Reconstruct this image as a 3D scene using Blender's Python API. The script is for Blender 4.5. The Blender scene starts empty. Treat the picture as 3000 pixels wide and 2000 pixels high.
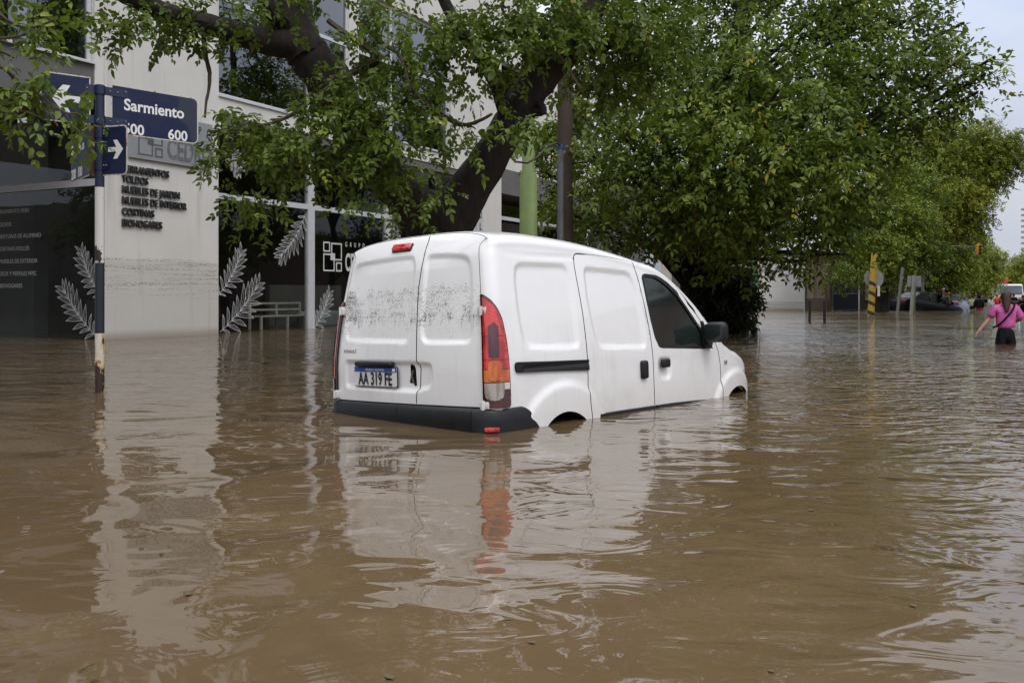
import bpy, bmesh, math, random
import numpy as np
from mathutils import Vector, Matrix
from mathutils.geometry import delaunay_2d_cdt
R = math.radians
rnd = random.Random(7)
rng = np.random.default_rng(11)
scene = bpy.context.scene
COL = scene.collection
# ------------------------------------------------------------------ camera
F, HZ, CH = 2700.0, 860.0, 0.90      # focal length and horizon in photo pixels, eye height above the water
cd = bpy.data.cameras.new('camera'); cam = bpy.data.objects.new('camera', cd); COL.objects.link(cam)
cam.location = (0, 0, CH); cam.rotation_euler = (R(90), 0, 0)
cd.sensor_width = 36; cd.lens = 32.4; cd.shift_y = -140 / 3000; cd.clip_end = 3000; cd.clip_start = 0.05
scene.camera = cam
# ------------------------------------------------------------------ world
w = bpy.data.worlds.new('World'); scene.world = w; w.use_nodes = True
nt = w.node_tree; nt.nodes.clear()
SUN_EL, SUN_ROT = 52, 150
sky = nt.nodes.new('ShaderNodeTexSky'); sky.sky_type = 'NISHITA'; sky.sun_disc = False
sky.sun_elevation = R(SUN_EL); sky.sun_rotation = R(SUN_ROT)
tc = nt.nodes.new('ShaderNodeTexCoord')
mp = nt.nodes.new('ShaderNodeMapping'); mp.inputs['Scale'].default_value = (1, 1, 2.6)
ns = nt.nodes.new('ShaderNodeTexNoise'); ns.inputs['Scale'].default_value = 2.2; ns.inputs['Detail'].default_value = 6; ns.inputs['Roughness'].default_value = .5
cr = nt.nodes.new('ShaderNodeValToRGB')
cr.color_ramp.elements[0].position = .36; cr.color_ramp.elements[0].color = (5.6, 6.3, 7.9, 1)
cr.color_ramp.elements[1].position = .66; cr.color_ramp.elements[1].color = (8.5, 8.7, 9.3, 1)
mx = nt.nodes.new('ShaderNodeMix'); mx.data_type = 'RGBA'; mx.inputs[0].default_value = .9
# overcast: brighter towards the zenith
sep = nt.nodes.new('ShaderNodeSeparateXYZ')
mr = nt.nodes.new('ShaderNodeMapRange'); mr.inputs['From Min'].default_value = 0.12; mr.inputs['From Max'].default_value = 0.9
mr.inputs['To Min'].default_value = 1.0; mr.inputs['To Max'].default_value = 3.3
vm = nt.nodes.new('ShaderNodeVectorMath'); vm.operation = 'SCALE'
zc = nt.nodes.new('ShaderNodeMix'); zc.data_type = 'RGBA'; zc.blend_type = 'MULTIPLY'; zc.inputs[7].default_value = (1.06, 1.0, .90, 1)
zr = nt.nodes.new('ShaderNodeMapRange'); zr.inputs['From Min'].default_value = .25; zr.inputs['From Max'].default_value = .7
bg = nt.nodes.new('ShaderNodeBackground'); bg.inputs['Strength'].default_value = 0.075
ow = nt.nodes.new('ShaderNodeOutputWorld')
L = nt.links.new
L(tc.outputs['Generated'], mp.inputs['Vector']); L(mp.outputs[0], ns.inputs['Vector']); L(ns.outputs[0], cr.inputs[0])
L(sky.outputs[0], mx.inputs[6]); L(cr.outputs[0], mx.inputs[7])
L(tc.outputs['Generated'], sep.inputs[0]); L(sep.outputs[2], mr.inputs[0])
L(sep.outputs[2], zr.inputs[0]); L(zr.outputs[0], zc.inputs[0]); L(mx.outputs[2], zc.inputs[6]); L(zc.outputs[2], vm.inputs[0]); L(mr.outputs[0], vm.inputs['Scale']); L(vm.outputs[0], bg.inputs[0]); L(bg.outputs[0], ow.inputs[0])
# ------------------------------------------------------------------ sun (soft, behind cloud)
sd = bpy.data.lights.new('sun', 'SUN'); sd.energy = 0.8; sd.angle = R(22); sd.color = (1, .96, .9)
sun = bpy.data.objects.new('sun', sd); COL.objects.link(sun)
_a = R(SUN_ROT); _e = R(SUN_EL)
_dir = Vector((math.sin(_a) * math.cos(_e), math.cos(_a) * math.cos(_e), math.sin(_e)))
sun.rotation_euler = _dir.to_track_quat('Z', 'Y').to_euler()
scene.view_settings.view_transform = 'Standard'; scene.view_settings.look = 'None'
scene.view_settings.exposure = 0.2; scene.view_settings.gamma = 1
scene.cycles.max_bounces = 8; scene.cycles.transparent_max_bounces = 16
scene.cycles.caustics_reflective = False; scene.cycles.caustics_refractive = False

# ------------------------------------------------------------------ helpers
def at(px, py, Y):
    """photo pixel + distance -> world point"""
    return Vector(((px - 1500) / F * Y, Y, CH + (HZ - py) / F * Y))
def wl(py):
    """distance of a waterline seen at photo row py"""
    return F * CH / (py - HZ)

MATS = {}
class NG:
    def __init__(s, name):
        s.m = bpy.data.materials.new(name); s.m.use_nodes = True
        s.t = s.m.node_tree; s.p = s.t.nodes['Principled BSDF']; s.out = s.t.nodes['Material Output']
        MATS[name] = s.m
    def n(s, typ, **kw):
        nd = s.t.nodes.new('ShaderNode' + typ)
        for k, v in kw.items(): setattr(nd, k, v)
        return nd
    def l(s, a, b): s.t.links.new(a, b)
    def set(s, **kw):
        for k, v in kw.items(): s.p.inputs[k.replace('_', ' ')].default_value = v
    def coord(s, scale=(1, 1, 1), kind='Object'):
        c = s.n('TexCoord'); m = s.n('Mapping'); m.inputs['Scale'].default_value = scale
        s.l(c.outputs[kind], m.inputs[0]); return m.outputs[0]
    def noise(s, vec, scale, detail=4, rough=.55, dist=0):
        a = s.n('TexNoise'); a.inputs['Scale'].default_value = scale; a.inputs['Detail'].default_value = detail
        a.inputs['Roughness'].default_value = rough; a.inputs['Distortion'].default_value = dist
        s.l(vec, a.inputs['Vector']); return a.outputs[0]
    def ramp(s, fac, stops):
        r = s.n('ValToRGB'); e = r.color_ramp.elements
        while len(e) < len(stops): e.new(.5)
        for i, (p, c) in enumerate(stops):
            e[i].position = p; e[i].color = (c, c, c, 1) if isinstance(c, (int, float)) else (*c, 1)
        s.l(fac, r.inputs[0]); return r.outputs[0]
    def math(s, op, a, b=None, clamp=False):
        m = s.n('Math', operation=op); m.use_clamp = clamp
        for i, v in enumerate((a, b)):
            if v is None: continue
            if isinstance(v, (int, float)): m.inputs[i].default_value = v
            else: s.l(v, m.inputs[i])
        return m.outputs[0]
    def mix(s, fac, a, b):
        m = s.n('Mix', data_type='RGBA')
        for i, v in ((0, fac), (6, a), (7, b)):
            if isinstance(v, (int, float)): m.inputs[i].default_value = v
            elif isinstance(v, tuple): m.inputs[i].default_value = (*v, 1)
            else: s.l(v, m.inputs[i])
        return m.outputs[2]
    def mapr(s, v, a, b, c=0, d=1, smooth=True):
        m = s.n('MapRange'); m.interpolation_type = 'SMOOTHSTEP' if smooth else 'LINEAR'
        s.l(v, m.inputs[0])
        for i, x in zip((1, 2, 3, 4), (a, b, c, d)): m.inputs[i].default_value = x
        return m.outputs[0]
    def bump(s, h, strength=.3, dist=.01):
        b = s.n('Bump'); b.inputs['Strength'].default_value = strength; b.inputs['Distance'].default_value = dist
        s.l(h, b.inputs['Height']); s.l(b.outputs[0], s.p.inputs['Normal']); return b
    def xyz(s, vec):
        x = s.n('SeparateXYZ'); s.l(vec, x.inputs[0]); return x.outputs

def simple(name, col, rough=.5, metal=0, var=.12, scale=6, coat=0, bump=0, spec=.5):
    g = NG(name); v = g.coord(); n = g.noise(v, scale, 5)
    a = tuple(c * (1 - var) for c in col); b = tuple(min(1, c * (1 + var)) for c in col)
    g.l(g.ramp(n, [(.3, a), (.7, b)]), g.p.inputs['Base Color'])
    g.set(Roughness=rough, Metallic=metal); g.p.inputs['Specular IOR Level'].default_value = spec
    if coat: g.set(Coat_Weight=coat, Coat_Roughness=.08)
    if bump: g.bump(g.noise(v, scale * 8, 4), bump, .01)
    return g.m

def tag(o, label=None, cat=None, group=None, kind=None):
    if label: o['label'] = label
    if cat: o['category'] = cat
    if group: o['group'] = group
    if kind: o['kind'] = kind
    return o
def empty(name, loc=(0, 0, 0), rz=0, label=None, cat=None, group=None):
    o = bpy.data.objects.new(name, None); COL.objects.link(o); o.location = loc; o.rotation_euler = (0, 0, rz)
    o.empty_display_size = .2
    return tag(o, label, cat, group)
def link(name, me, mat=None, parent=None, smooth=False):
    o = bpy.data.objects.new(name, me); COL.objects.link(o)
    if mat: me.materials.append(mat)
    if parent: o.parent = parent
    if smooth: me.polygons.foreach_set('use_smooth', [True] * len(me.polygons))
    return o
def copy_tree(o, parent=None):
    c = o.copy(); COL.objects.link(c)
    if parent: c.parent = parent
    for ch in list(o.children): copy_tree(ch, c)
    return c

class MB:
    """collects primitives into one mesh"""
    def __init__(s): s.v = []; s.f = []
    def add(s, vs, fs):
        b = len(s.v); s.v += [tuple(v) for v in vs]; s.f += [tuple(b + i for i in f) for f in fs]
    def box(s, x0, x1, y0, y1, z0, z1, M=None):
        vs = [Vector((x, y, z)) for x in (x0, x1) for y in (y0, y1) for z in (z0, z1)]
        if M: vs = [M @ v for v in vs]
        s.add(vs, [(0, 1, 3, 2), (4, 6, 7, 5), (0, 4, 5, 1), (2, 3, 7, 6), (0, 2, 6, 4), (1, 5, 7, 3)]); return s
    def rbox(s, c, size, r=.02, seg=3, M=None):
        """box with rounded edges"""
        bm = bmesh.new(); bmesh.ops.create_cube(bm, size=1)
        for v in bm.verts: v.co = Vector((v.co.x * size[0], v.co.y * size[1], v.co.z * size[2]))
        bmesh.ops.bevel(bm, geom=bm.edges[:], offset=min(r, min(size) * .49), segments=seg, profile=.5, affect='EDGES')
        T = Matrix.Translation(c) if M is None else M @ Matrix.Translation(c)
        bm.verts.index_update()
        s.add([T @ v.co for v in bm.verts], [[v.index for v in f.verts] for f in bm.faces]); bm.free(); return s
    def tube(s, pts, rad, seg=10, cap=True, jit=0, rs=None):
        pts = [Vector(p) for p in pts]
        if isinstance(rad, (int, float)): rad = [rad] * len(pts)
        b = len(s.v); up = None
        for i, p in enumerate(pts):
            d = (pts[min(i + 1, len(pts) - 1)] - pts[max(i - 1, 0)]).normalized()
            if up is None: up = Vector((0, 0, 1)) if abs(d.z) < .9 else Vector((1, 0, 0))
            x = d.cross(up).normalized(); y = x.cross(d).normalized(); up = y
            for k in range(seg):
                a = 2 * math.pi * k / seg
                r = rad[i] * (1 + (rs.uniform(-jit, jit) if jit else 0))
                s.v.append(tuple(p + x * math.cos(a) * r + y * math.sin(a) * r))
        for i in range(len(pts) - 1):
            for k in range(seg):
                a = b + i * seg + k; c = b + i * seg + (k + 1) % seg
                s.f.append((a, c, c + seg, a + seg))
        if cap:
            s.f.append(tuple(b + k for k in range(seg))[::-1]); s.f.append(tuple(b + (len(pts) - 1) * seg + k for k in range(seg)))
        return s
    def poly(s, pts, thick, M):
        """flat polygon (x,z) extruded along +y by thick"""
        n = len(pts)
        vs = [M @ Vector((p[0], 0, p[1])) for p in pts] + [M @ Vector((p[0], thick, p[1])) for p in pts]
        s.add(vs, [tuple(range(n)), tuple(range(2 * n - 1, n - 1, -1))] + [(i, i + n, (i + 1) % n + n, (i + 1) % n) for i in range(n)]); return s
    def ball(s, c, r, seg=12, M=None):
        bm = bmesh.new(); bmesh.ops.create_uvsphere(bm, u_segments=seg, v_segments=seg // 2 + 2, radius=1)
        r = r if hasattr(r, '__len__') else (r, r, r); bm.verts.index_update()
        vs = [Vector((v.co.x * r[0], v.co.y * r[1], v.co.z * r[2])) for v in bm.verts]
        if M: vs = [M @ v for v in vs]
        s.add([v + Vector(c) for v in vs], [[v.index for v in f.verts] for f in bm.faces]); bm.free(); return s
    def build(s, name, mat, parent=None, smooth=False):
        me = bpy.data.meshes.new(name); me.from_pydata(s.v, [], s.f); me.update()
        bm = bmesh.new(); bm.from_mesh(me); bmesh.ops.recalc_face_normals(bm, faces=bm.faces); bm.to_mesh(me); bm.free()
        o = link(name, me, mat, parent, smooth)
        if smooth:
            try: me.set_sharp_from_angle(angle=R(40))
            except Exception: pass
        return o

def text(name, s, size, mat, parent, M, align='LEFT', bold=0, sx=1, depth=.003, spacing=1):
    cu = bpy.data.curves.new(name, 'FONT'); cu.body = s; cu.size = size; cu.align_x = align; cu.offset = bold * size
    cu.extrude = depth; cu.space_character = spacing; cu.resolution_u = 4
    o = bpy.data.objects.new(name, cu); COL.objects.link(o)
    dg = bpy.context.evaluated_depsgraph_get(); dg.update()
    me = bpy.data.meshes.new_from_object(o.evaluated_get(dg)); bpy.data.objects.remove(o); bpy.data.curves.remove(cu)
    # text plane (x right, y up, z out) -> (x right, -y out, z up)
    T = M @ Matrix(((sx, 0, 0, 0), (0, 0, -1, 0), (0, 1, 0, 0), (0, 0, 0, 1)))
    me.transform(T); me.materials.clear()
    return link(name, me, mat, parent)

def rounded_rect(x0, x1, z0, z1, r, seg=5):
    pts = []
    rs = r if hasattr(r, '__len__') else (r,) * 4        # bl, br, tr, tl
    for (cx, cz, a, q) in ((x0, z0, 180, rs[0]), (x1, z0, 270, rs[1]), (x1, z1, 0, rs[2]), (x0, z1, 90, rs[3])):
        ox = cx + (q if cx == x0 else -q); oz = cz + (q if cz == z0 else -q)
        for k in range(seg + 1):
            t = R(a + 90 * k / seg); pts.append((ox + q * math.cos(t), oz + q * math.sin(t)))
    return pts
def smoothcurve(xs, ys):
    """Catmull-Rom style 1-D interpolant"""
    xs = np.array(xs, float); ys = np.array(ys, float)
    m = np.gradient(ys, xs)
    def f(x):
        x = np.clip(np.asarray(x, float), xs[0], xs[-1]); i = np.clip(np.searchsorted(xs, x) - 1, 0, len(xs) - 2)
        h = xs[i + 1] - xs[i]; t = (x - xs[i]) / h
        return (2*t**3 - 3*t**2 + 1) * ys[i] + (t**3 - 2*t**2 + t) * h * m[i] + (-2*t**3 + 3*t**2) * ys[i+1] + (t**3 - t**2) * h * m[i+1]
    return f
def sdpoly(P, poly):
    """signed distance (negative inside) of points P (N,2) to polygon"""
    P = np.asarray(P, float); poly = np.asarray(poly, float); A = poly; B = np.roll(poly, -1, 0)
    d = np.full(len(P), 1e9); ins = np.zeros(len(P), bool)
    for a, b in zip(A, B):
        e = b - a; w_ = P - a; t = np.clip((w_ @ e) / max(e @ e, 1e-12), 0, 1)
        d = np.minimum(d, np.hypot(*(w_ - t[:, None] * e).T))
        c = (a[1] > P[:, 1]) != (b[1] > P[:, 1])
        with np.errstate(divide='ignore', invalid='ignore'):
            xx = a[0] + (P[:, 1] - a[1]) / (b[1] - a[1]) * (b[0] - a[0])
        ins ^= c & (P[:, 0] < xx)
    return np.where(ins, -d, d)
def resample(poly, h, closed=True):
    poly = [np.array(p, float) for p in poly]; out = []
    n = len(poly)
    for i in range(n if closed else n - 1):
        a, b = poly[i], poly[(i + 1) % n]; k = max(1, int(math.ceil(np.hypot(*(b - a)) / h)))
        for j in range(k): out.append(a + (b - a) * j / k)
    if not closed: out.append(poly[-1])
    return np.array(out)
def roundpoly(poly, r, seg=4):
    """round polygon corners; r a number or one per corner"""
    n = len(poly); out = []
    for i in range(n):
        p = np.array(poly[i], float); a = np.array(poly[i - 1], float); b = np.array(poly[(i + 1) % n], float)
        q = r[i] if hasattr(r, '__len__') else r
        if q <= 0: out.append(p); continue
        da = (a - p); db = (b - p); la, lb = np.hypot(*da), np.hypot(*db); q = min(q, la * .48, lb * .48)
        s0 = p + da / la * q; s1 = p + db / lb * q
        for k in range(seg + 1):
            t = k / seg; out.append((1-t)**2 * s0 + 2*t*(1-t) * p + t*t * s1)
    return np.array(out)
def offset_poly(poly, d):
    poly = np.asarray(poly, float); A = np.roll(poly, 1, 0); B = np.roll(poly, -1, 0)
    area = .5 * np.sum(poly[:, 0] * B[:, 1] - B[:, 0] * poly[:, 1])
    t = B - A; t /= np.maximum(np.hypot(*t.T), 1e-9)[:, None]; nrm = np.stack([t[:, 1], -t[:, 0]], 1) * (1 if area > 0 else -1)
    return poly + nrm * d
def cdt(outline, holes, h, extra=()):
    """triangulate a region with interior grid points; returns 2-D verts, tris, boundary loops"""
    O = resample(outline, h); H = [resample(q, h) for q in holes]
    lo, hi = O.min(0), O.max(0)
    gx, gy = np.meshgrid(np.arange(lo[0], hi[0], h), np.arange(lo[1], hi[1], h * .9))
    gx = gx + (np.arange(gx.shape[0]) % 2)[:, None] * h * .5
    G = np.stack([gx.ravel(), gy.ravel()], 1)
    ok = sdpoly(G, O) < -.45 * h
    for q in H: ok &= sdpoly(G, q) > .45 * h
    for q in extra: ok &= np.abs(sdpoly(G, q)) > .3 * h
    G = G[ok]
    V = [O]; E = []; loops = []; b = 0
    for Lp in [O] + H:
        n = len(Lp); E += [(b + i, b + (i + 1) % n) for i in range(n)]; loops.append(np.arange(b, b + n)); b += n
    V += H
    for q in extra:
        q = resample(q, h * .8); s_ = sdpoly(q, O) < -.3 * h
        for u in H: s_ &= sdpoly(q, u) > .3 * h
        q = q[s_]; V.append(q)
    V.append(G); V = np.concatenate(V)
    vv, ee, ff, ov, oe, of = delaunay_2d_cdt([Vector(p) for p in V], E, [], 0, 1e-6)
    VV = np.array([tuple(p) for p in vv]); T = np.array([f for f in ff if len(f) == 3])
    C = VV[T].mean(1); ok = sdpoly(C, O) < 0
    for q in H: ok &= sdpoly(C, q) > 0
    mp_ = {}
    for i, o in enumerate(ov):
        for k in o: mp_[k] = i
    loops = [np.array([mp_[i] for i in lp]) for lp in loops]
    return VV, T[ok], loops
# ================================================================== VAN
HEAD = 42.4; ROLL = 2.4
_fd = Vector((math.sin(R(HEAD)), math.cos(R(HEAD)), 0)); _ld = Vector((-math.cos(R(HEAD)), math.sin(R(HEAD)), 0))
VW = 0.87
VS = 0.99            # size of the van next to its first estimate, scaled about the eye so that the picture keeps
_O = Vector(((1450 - 1500) / F * 5.99, 5.99, 0)) + _ld * VW
MV = Matrix.Translation(_O + Vector((0, 0, -.014))) @ Matrix.Rotation(R(90 - HEAD), 4, 'Z') @ Matrix.Rotation(R(-ROLL), 4, 'X')
_C = Matrix.Translation((0, 0, CH)); MV = _C @ Matrix.Scale(VS, 4) @ _C.inverted() @ MV
MVi = MV.inverted()
RC = 0.09                                   # rounding radius of the rear edge
ztop_f = smoothcurve([0, .3, .7, 1.2, 1.55, 1.8, 2.05, 2.35, 2.57, 2.80, 2.98, 3.1, 3.3, 3.5, 3.68, 3.82, 3.90],
                     [1.345, 1.355, 1.345, 1.31, 1.26, 1.215, 1.15, .98, .82, .62, .49, .455, .41, .34, .24, .05, -.35])
def hc_f(x): return np.interp(x, [0, 1.5, 2.3, 2.8, 3.0, 3.9], [.15, .14, .12, .10, .13, .16])
def plan_f(x):
    t = np.clip((np.asarray(x) - 2.80) / 1.12, 0, .9999); return VW * (1 - (1 - t ** 3) ** (1 / 2.6))
def tumble(z): return .087 * np.clip((np.asarray(z) - .38) / .72, 0, 1.5) ** 1.5
def lean(z):
    z = np.asarray(z, float); return .085 * np.clip((z - .35) / .75, 0, 1.4) ** 1.4 + .045 * np.clip((z - 1.12) / .2, 0, 1.2) ** 2
def fade(x): 
    t = np.clip(np.asarray(x) / 1.3, 0, 1); return 1 - t * t * (3 - 2 * t)
MC = 0.95
def pw_f(x): return np.interp(x, [1.9, 2.35, 2.9, 3.15], [2.9, 5.5, 5.5, 2.9])      # squareness of the upper corner
def q_of_x(xp):
    xp = np.asarray(xp, float)
    return np.where(xp > RC, xp - RC + math.pi * RC / 2, RC * np.arccos(np.clip(1 - xp / RC, -1, 1)))
def phi(q, m, off=0.):
    q = np.asarray(q, float); m = np.asarray(m, float)
    k = math.pi * RC / 2; arc = q < k
    xp = np.where(arc, RC * (1 - np.cos(np.clip(q, 0, k) / RC)), RC + q - k)
    d = np.where(arc, RC * (1 - np.sin(np.clip(q, 0, k) / RC)), 0)
    zt = ztop_f(xp); h = hc_f(xp); zs = zt - h
    a = np.clip((m - zs) / MC, 0, 1) * math.pi / 2
    wd = np.maximum(VW - plan_f(xp) - tumble(np.minimum(m, zs)), .001); e = 2 / pw_f(xp)
    c = np.cos(a).clip(0, 1) ** e; s_ = np.sin(a).clip(0, 1) ** e
    y = -wd * c; z = np.where(m <= zs, m, zs + h * s_)
    ph = np.where(m <= zs, 0, np.clip((m - zs) / MC * 4, 0, 1)) * math.pi / 2
    y = y + d * np.cos(ph); z = z - .12 * d * np.sin(ph)
    y = np.where(a > math.pi / 2 - 1e-3, 0, np.minimum(y, 0))
    x = xp + lean(z) * fade(xp)
    return np.stack([x, y, z], -1)
def nrm(fn, u, v, e=.003):
    a = fn(u + e, v) - fn(u - e, v); b = fn(u, v + e) - fn(u, v - e)
    n = np.cross(a, b); return n / np.maximum(np.linalg.norm(n, axis=-1, keepdims=True), 1e-9)
def side_n(q, m): return nrm(phi, np.maximum(q, .004), np.minimum(m, 3))      # outward (towards -y)
def xz2qm(P):
    """side view (x, z) -> body surface coordinates"""
    P = np.atleast_2d(np.asarray(P, float)); x, z = P[:, 0], P[:, 1]; xp = x - lean(z) * fade(x)
    for _ in range(12): xp = x - lean(z) * fade(xp)
    xp = np.maximum(xp, 0)
    zt = ztop_f(xp); h = hc_f(xp); zs = zt - h
    a = np.arcsin(np.clip((z - zs) / h, 0, 1) ** (pw_f(xp) / 2)); m = np.where(z <= zs, z, zs + a / (math.pi / 2) * MC)
    return np.stack([q_of_x(xp), m], 1)
def ray(px, py):
    o = MVi @ Vector((0, 0, CH)); d = (MVi.to_3x3() @ Vector(((px - 1500) / F, 1, (HZ - py) / F))); return o, d
def sidepx(px, py, out=0.):
    o, d = ray(px, py); yb = VW
    for _ in range(25):
        t = (-yb - out - o.y) / d.y; p = o + d * t; xp = float(p.x - lean(p.z) * fade(p.x))
        zs = float(ztop_f(xp) - hc_f(xp)); pq_ = float(pw_f(xp))
        hh = max(0, min(.98, (p.z - zs) / float(hc_f(xp)))); c = (1 - hh ** pq_) ** (1 / pq_)
        yb = .5 * yb + .5 * float(VW - plan_f(xp) - tumble(min(p.z, zs))) * c
    return (p.x, p.z)
def rear_x(y, z):
    y = np.asarray(y, float); z = np.asarray(z, float)
    wr = VW - RC - tumble(z); b = np.clip(1 - np.abs(y / wr) ** 2.6, 0, 1) * np.clip((1.33 - z) / .25, 0, 1) ** .6
    return lean(z) - .035 * b
def rearpx(px, py, out=0.):
    o, d = ray(px, py); x0 = 0
    for _ in range(25):
        t = (x0 - out - o.x) / d.x; p = o + d * t; x0 = .5 * x0 + .5 * float(rear_x(p.y, p.z))
    return (p.y, p.z)
s5 = lambda a, b: sidepx(1400 + a / 2.412, 650 + b / 2.412)
s4 = lambda a, b: rearpx(950 + a / 2.412, 650 + b / 2.412)

def sstep(a, b, x):
    t = np.clip((x - a) / (b - a), 0, 1); return t * t * (3 - 2 * t)
def make_panel(name, outline, holes, fn, nfn, disp, mat, parent, h=.016, flange=.022, extra=(), mirror=False, flip=False):
    V, T, loops = cdt(outline, holes, h, extra)
    P = fn(V[:, 0], V[:, 1]); N = nfn(V[:, 0], V[:, 1])
    if disp is not None: P = P + N * disp(V, P)[:, None]
    vs = [P]; fs = [list(t) for t in T]; b = len(P)
    # check orientation
    t = T[len(T) // 2]; fnm = np.cross(P[t[1]] - P[t[0]], P[t[2]] - P[t[0]])
    if fnm @ N[t[0]] < 0: fs = [f[::-1] for f in fs]
    sh = []
    if flange:
        for lp in loops:
            n = len(lp); top = P[lp]; bot = P[lp] - N[lp] * flange
            vs += [top, bot]
            for i in range(n):
                j = (i + 1) % n; fs.append([b + i, b + j, b + n + j, b + n + i])
            b += 2 * n
    A = np.concatenate(vs); nface = len(T)
    def mk(A, fs):
        me = bpy.data.meshes.new(name); me.from_pydata(A.tolist(), [], [list(map(int, f)) for f in fs]); me.update()
        ob = link(name, me, mat, parent, True)
        if flange >= .02:
            me.materials.append(M_BLK2); per = len(fs) if len(fs) < 2 * nface else len(fs) // 2  # panel edges blackened to paint the shade between doors and body
            mi = np.zeros(len(fs), dtype=np.int32); base_ = 0
            while base_ < len(fs): mi[base_ + nface: base_ + per] = 1; base_ += per
            me.polygons.foreach_set('material_index', mi)
        return ob
    o = mk(A, fs)
    if mirror == 'copy':
        B = A * np.array([1, -1, 1]); o2 = mk(B, [f[::-1] for f in fs]); return o, o2
    if mirror == 'join':
        B = A * np.array([1, -1, 1]); bpy.data.objects.remove(o)
        n = len(A); o = mk(np.concatenate([A, B]), fs + [[i + n for i in f[::-1]] for f in fs])
        bm = bmesh.new(); bm.from_mesh(o.data); bmesh.ops.remove_doubles(bm, verts=[v for v in bm.verts if abs(v.co.y) < 1e-4], dist=1e-4)
        bm.to_mesh(o.data); bm.free()
    return o

# --- paint with flecks of flood dirt left in a band across the rear doors
def paint_mat(name, dirt):
    g = NG(name); v = g.coord(); X, Y, Z = g.xyz(v)[:3]
    base = g.ramp(g.noise(v, 3, 5), [(.3, (.80, .80, .80)), (.7, (.84, .84, .835))])
    fv = g.coord((1, 1, .55)); n1 = g.noise(g.coord((130, 130, 190)), 1, 2, .55)
    n2 = g.noise(g.coord((9, 9, 9)), 1, 3); n3 = g.noise(g.coord((45, 45, 5)), 1, 2); n4 = g.noise(g.coord((6, 6, 55)), 1, 2)
    if dirt:
        edge = g.math('ADD', Z, g.math('MULTIPLY', g.math('SUBTRACT', n3, .5), .22))
        band = g.math('MULTIPLY', g.mapr(edge, .64, .78), g.mapr(edge, .985, .94))
        low = g.math('MULTIPLY', g.mapr(Z, .45, .62), g.mapr(Z, .80, .70))
        amt = g.math('ADD', g.math('MULTIPLY', band, .195), g.math('MULTIPLY', low, .10))
        amt = g.math('ADD', amt, g.math('MULTIPLY', g.math('MULTIPLY', g.mapr(Y, .50, .72), g.mapr(edge, 1.05, .95)), .08))
        amt = g.math('MULTIPLY', amt, g.mapr(n2, .30, .62, .55, 1.15))
        amt = g.math('MULTIPLY', amt, g.mapr(n4, .30, .65, .82, 1.1))
    else:
        amt = g.math('MULTIPLY', g.math('MULTIPLY', g.mapr(Z, .5, .7), g.mapr(Z, 1.0, .8)), .07)
        amt = g.math('ADD', g.math('MULTIPLY', amt, g.mapr(n2, .5, .65)), g.math('MULTIPLY', g.mapr(Z, .18, -.02), .10))
    thr = g.math('SUBTRACT', .76, amt)
    fac = g.mapr(g.math('SUBTRACT', n1, thr), 0, .035)
    film = g.math('MULTIPLY', g.mapr(Z, .30, -.02), .22)          # thin mud film near the water
    base = g.mix(film, base, (.42, .34, .26))
    run = g.noise(g.coord((26, 26, 1.6)), 1, 3, .6); patch = g.noise(g.coord((2.2, 2.2, 2.2)), 1, 4, .6)
    k2 = g.math('MULTIPLY', g.mapr(run, .50, .74), g.mapr(Z, .80, .55)); k2 = g.math('ADD', g.math('MULTIPLY', k2, .11), g.math('MULTIPLY', g.mapr(patch, .5, .7), g.mapr(Z, 1.0, .2, .03, .16)))
    base = g.mix(k2, base, (.46, .41, .34))
    g.l(g.mix(fac, base, (.15, .13, .105)), g.p.inputs['Base Color'])
    g.l(g.mapr(fac, 0, 1, .26, .8), g.p.inputs['Roughness'])
    g.set(Coat_Weight=.8, Coat_Roughness=.03)
    wob = g.noise(g.coord((1.6, 1.6, 1.6)), 1, 2); g.bump(wob, .25, .02)
    return g.m
M_PAINT = paint_mat('white_paint', False); M_PAINTD = paint_mat('white_paint_dirty', True)
M_BLK = simple('black_plastic', (.010, .0105, .012), .42, var=.25, scale=14, spec=.35)
M_BLK2 = simple('black_rubber_and_gap_shade', (.008, .008, .009), .75, var=.2)
M_DARK = simple('dark_cavity', (.006, .006, .006), .9)
def glassy(name, col, rough=.05, var=.1, scale=4):
    m = simple(name, col, rough, var=var, scale=scale, spec=.6); return m
M_VGL = NG('tinted_glass')
_v = M_VGL.coord(); M_VGL.l(M_VGL.ramp(M_VGL.noise(_v, 2.5, 4), [(.3, (.006, .009, .008)), (.7, (.018, .026, .023))]), M_VGL.p.inputs['Base Color'])
M_VGL.l(M_VGL.mapr(M_VGL.noise(_v, 130, 2), .55, .7, .05, .35), M_VGL.p.inputs['Roughness']); M_VGL = M_VGL.m
def lens_mat(name, col, col2):
    g = NG(name); v = g.coord()
    X, Y, Z = g.xyz(v)[:3]
    st = g.math('SINE', g.math('MULTIPLY', Z, 260)); st2 = g.math('SINE', g.math('MULTIPLY', Y, 190))
    f = g.mapr(g.math('MULTIPLY', st, st2), -.6, .9)
    f2 = g.mapr(g.noise(g.coord((14, 14, 5)), 1, 2), .42, .6)
    g.l(g.mix(g.math('MULTIPLY', f2, g.math('ADD', g.math('MULTIPLY', f, .4), .6)), col, col2), g.p.inputs['Base Color'])
    g.set(Roughness=.12, Coat_Weight=1, Coat_Roughness=.03); return g.m
M_RED = lens_mat('red_lens', (.34, .006, .008), (.72, .04, .03))
M_RED2 = lens_mat('dark_red_lens', (.05, .002, .004), (.10, .006, .008))
M_AMB = lens_mat('amber_lens', (.45, .08, .01), (.75, .20, .02))
M_CLR = lens_mat('clear_lens', (.26, .22, .18), (.45, .42, .38))

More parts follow.
